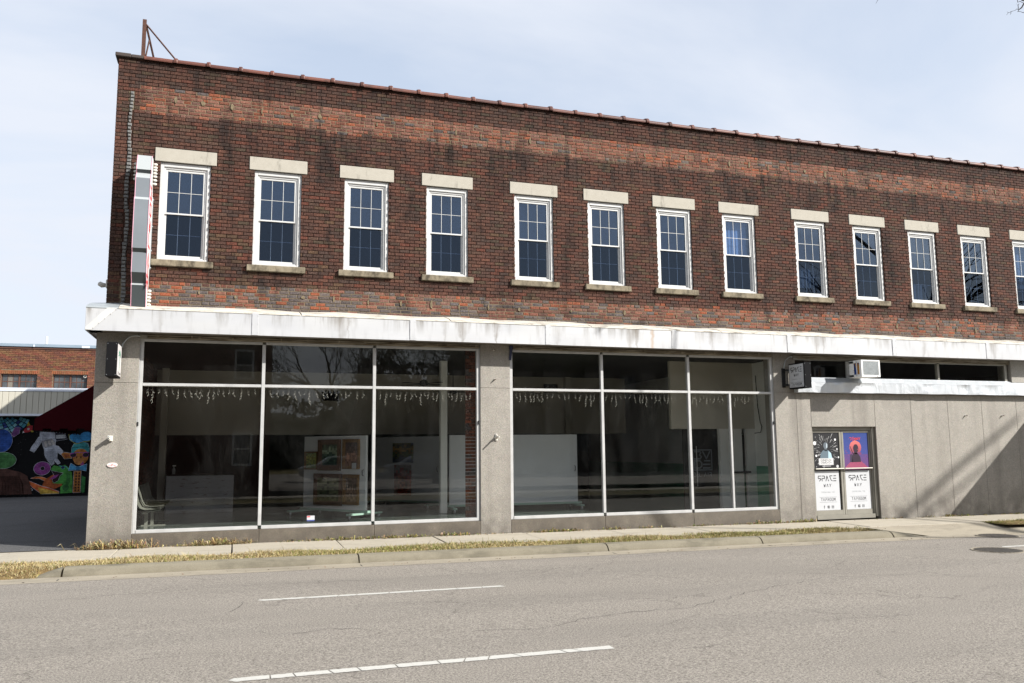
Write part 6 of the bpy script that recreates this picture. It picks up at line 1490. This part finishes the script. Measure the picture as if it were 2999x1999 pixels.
mb = MB(); mb.box(hx0 - .4, hx1 + .45, hy - 9.4, hy + .45, hz, hz + .45, ch=.03); mb.prism([(hy + .5, hz + .45), (hy - 9.5, hz + .45), (hy - 6, hz + 2.2), (hy - 3, hz + 2.2)], hx0 - .4, hx1 + .4, axis='X'); part('roof', mb, M['soffit'], H)
for (a, b, c, d) in hw:
    mb = MB(); 
    for (p, q, r_, s_) in ((a, a + .08, c, d), (b - .08, b, c, d), (a + .08, b - .08, d - .08, d), (a + .08, b - .08, c, c + .08), (a + .08, b - .08, (c + d) / 2 - .03, (c + d) / 2 + .03)): mb.box(p, q, hy - .1, hy + .03, r_, s_)
    wo = part('window', mb, M['white_paint'], H)
    for (r_, s_) in ((c + .08, (c + d) / 2 - .03), ((c + d) / 2 + .03, d - .08)): mb = MB(); mb.box(a + .08, b - .08, hy - .07, hy - .06, r_, s_); part('pane', mb, M['far_glass'], wo)
def car(x, y, col, lab, L=4.4, suv=False):
    t = thing('parked_car', lab, 'car', 'cars parked across the street', (x, y, -.2)); z = gz(y) + gs(x) + .03
    ht = 1.7 if suv else 1.42
    side = [(0, .35), (.0, .75), (.15, .88), (1.0, .98), (1.55, ht - .05), (1.9, ht), (3.2 if not suv else 4.0, ht), (3.9 if not suv else 4.35, 1.0), (4.35, .92), (L, .7), (L, .35), (3.95, .3), (3.85, .55), (3.55, .68), (3.25, .55), (3.15, .3), (1.35, .3), (1.25, .55), (.95, .68), (.65, .55), (.55, .3)]
    mb = MB(); n = len(side); vs = []
    for (w_, sc) in ((-.86, .97), (-.80, 1.0), (.80, 1.0), (.86, .97)):
        for (a, b) in side: inset = (.16 * max(0, b - .95) / .5) * (1 if w_ > 0 else -1); vs.append((x + a, y + w_ - inset, z + b * (1 if abs(w_) < .83 else .985)))
    fs = [tuple(range(n)), tuple(range(3 * n, 4 * n))] + [(k * n + i, (k + 1) * n + i, (k + 1) * n + (i + 1) % n, k * n + (i + 1) % n) for k in range(3) for i in range(n)]
    mb.add(vs, fs); body = part('body', mb, simple('car_paint', col, .25, .2, .02, 1), t)
    for s_ in (-1, 1):
        mb = MB(); wy = y + s_ * .87; mb.add([(x + 1.25, wy, z + .98), (x + 3.75, wy, z + .98), (x + (3.2 if not suv else 3.9), wy - s_ * .12, z + ht - .1), (x + 1.7, wy - s_ * .12, z + ht - .1)] + [(x + 1.25, wy - s_ * .02, z + .98), (x + 3.75, wy - s_ * .02, z + .98), (x + (3.2 if not suv else 3.9), wy - s_ * .14, z + ht - .1), (x + 1.7, wy - s_ * .14, z + ht - .1)], [(0, 1, 2, 3), (4, 5, 6, 7), (0, 1, 5, 4), (1, 2, 6, 5), (2, 3, 7, 6), (3, 0, 4, 7)]); part('side_window', mb, M['far_glass'], t)
        for wx in (.95, 3.55):
            mb = MB(); mb.tube([(x + wx, y + s_ * .88, z + .32), (x + wx, y + s_ * .68, z + .32)], .32, 18); wh = part('wheel', mb, M['rubber'], t); mb = MB(); mb.tube([(x + wx, y + s_ * .89, z + .32), (x + wx, y + s_ * .87, z + .32)], .19, 12); part('rim', mb, M['alu'], wh)
        mb = MB(); mb.box(x - .01, x + .08, y + s_ * .7 - .12, y + s_ * .7 + .12, z + .66, z + .78); part('headlight', mb, M['white_plastic'], t)
        mb = MB(); mb.box(x + L - .05, x + L + .01, y + s_ * .7 - .12, y + s_ * .7 + .12, z + .66, z + .80); part('tail_light', mb, M['red'], t)
car(6.0, -33.5, (.4, .4, .4, 1), 'white car in the lot across the street, left of three'); car(11.5, -36.5, (.16, .17, .18, 1), 'silver car in the lot across the street, middle of three'); car(17.5, -38.5, (.35, .35, .35, 1), 'white high car in the lot across the street, right of three', suv=True)
# far treeline and a low commercial block close the view behind
from mathutils import noise as mnoise
rr = random.Random(77); mb = MB()
def tl_h(xx): return 6.5 + 7.5 * min(1, max(0, (xx - 13) / 7)) + 3.0 * mnoise.noise(Vector((xx * .06, 1, 0))) + 1.8 * mnoise.noise(Vector((xx * .23, 5, 0))) + .8 * mnoise.noise(Vector((xx * .8, 9, 0)))
core = MB(); core.grid(lambda u, v: (-140 + 330 * u, -86 - 10 * v + 2 * mnoise.noise(Vector((u * 60, v * 4, 3))), -1 + (tl_h(-140 + 330 * u) - .8) * (1 - (1 - v) ** 2)), 260, 8, (.022, .025, .014))
mb.v, mb.f, mb.c, mb.mi = core.v, core.f, core.c, core.mi
for i in range(22000):
    xx = rr.uniform(-140, 190); v = rr.random() ** .7; hh = tl_h(xx); yy = -84 - 10 * v + rr.uniform(-1.5, 1.5); z = hh * (1 - (1 - v) ** 2) + rr.uniform(-.4, .9)
    c = Vector((xx, yy, z - .5)); s_ = rr.uniform(.15, .42); u_ = Vector((rr.uniform(-1, 1), rr.uniform(-1, 1), rr.uniform(-1, 1))).normalized() * s_; v_ = u_.orthogonal().normalized() * s_ * .7; q = rr.uniform(.5, 1.3)
    mb.add([c - u_, c - v_, c + u_, c + v_], [(0, 1, 2, 3)], (.050 * q, .052 * q, .030 * q))
tag(mb.build('far_treeline', M['vcol']), kind='stuff')
O = thing('commercial_block', 'long dull brown two storey block across the street mirrored in the right shop window', 'building', None, (40, -46, 0))
ow = [(24 + 4.2 * i, 25.6 + 4.2 * i, z, z + 1.9) for i in range(19) for z in (1.2, 5.6)]
mb = MB(); wall_mass(mb, 21.5, 110, -.4, 10.4, -46.3, -46, ow); mb.box(21.5, 110, -60, -46.8, -.4, 10.2); part('wall', mb, simple('dull_brown_render', (.105, .09, .075, 1), .9, 0, .15, .4), O)
mb = MB(); mb.box(21.2, 110.3, -60.2, -45.7, 10.4, 10.8, ch=.04); part('roof', mb, M['soffit'], O)
for (a, b, c, d) in ow:
    mb = MB()
    for (p, q, r_, s_) in ((a, a + .08, c, d), (b - .08, b, c, d), (a + .08, b - .08, d - .08, d), (a + .08, b - .08, c, c + .08)): mb.box(p, q, -46.15, -45.97, r_, s_)
    wo = part('window', mb, M['soffit'], O); mb = MB(); mb.box(a + .08, b - .08, -46.12, -46.1, c + .08, d - .08); part('pane', mb, M['far_glass'], wo)
print('objects', len(bpy.data.objects))
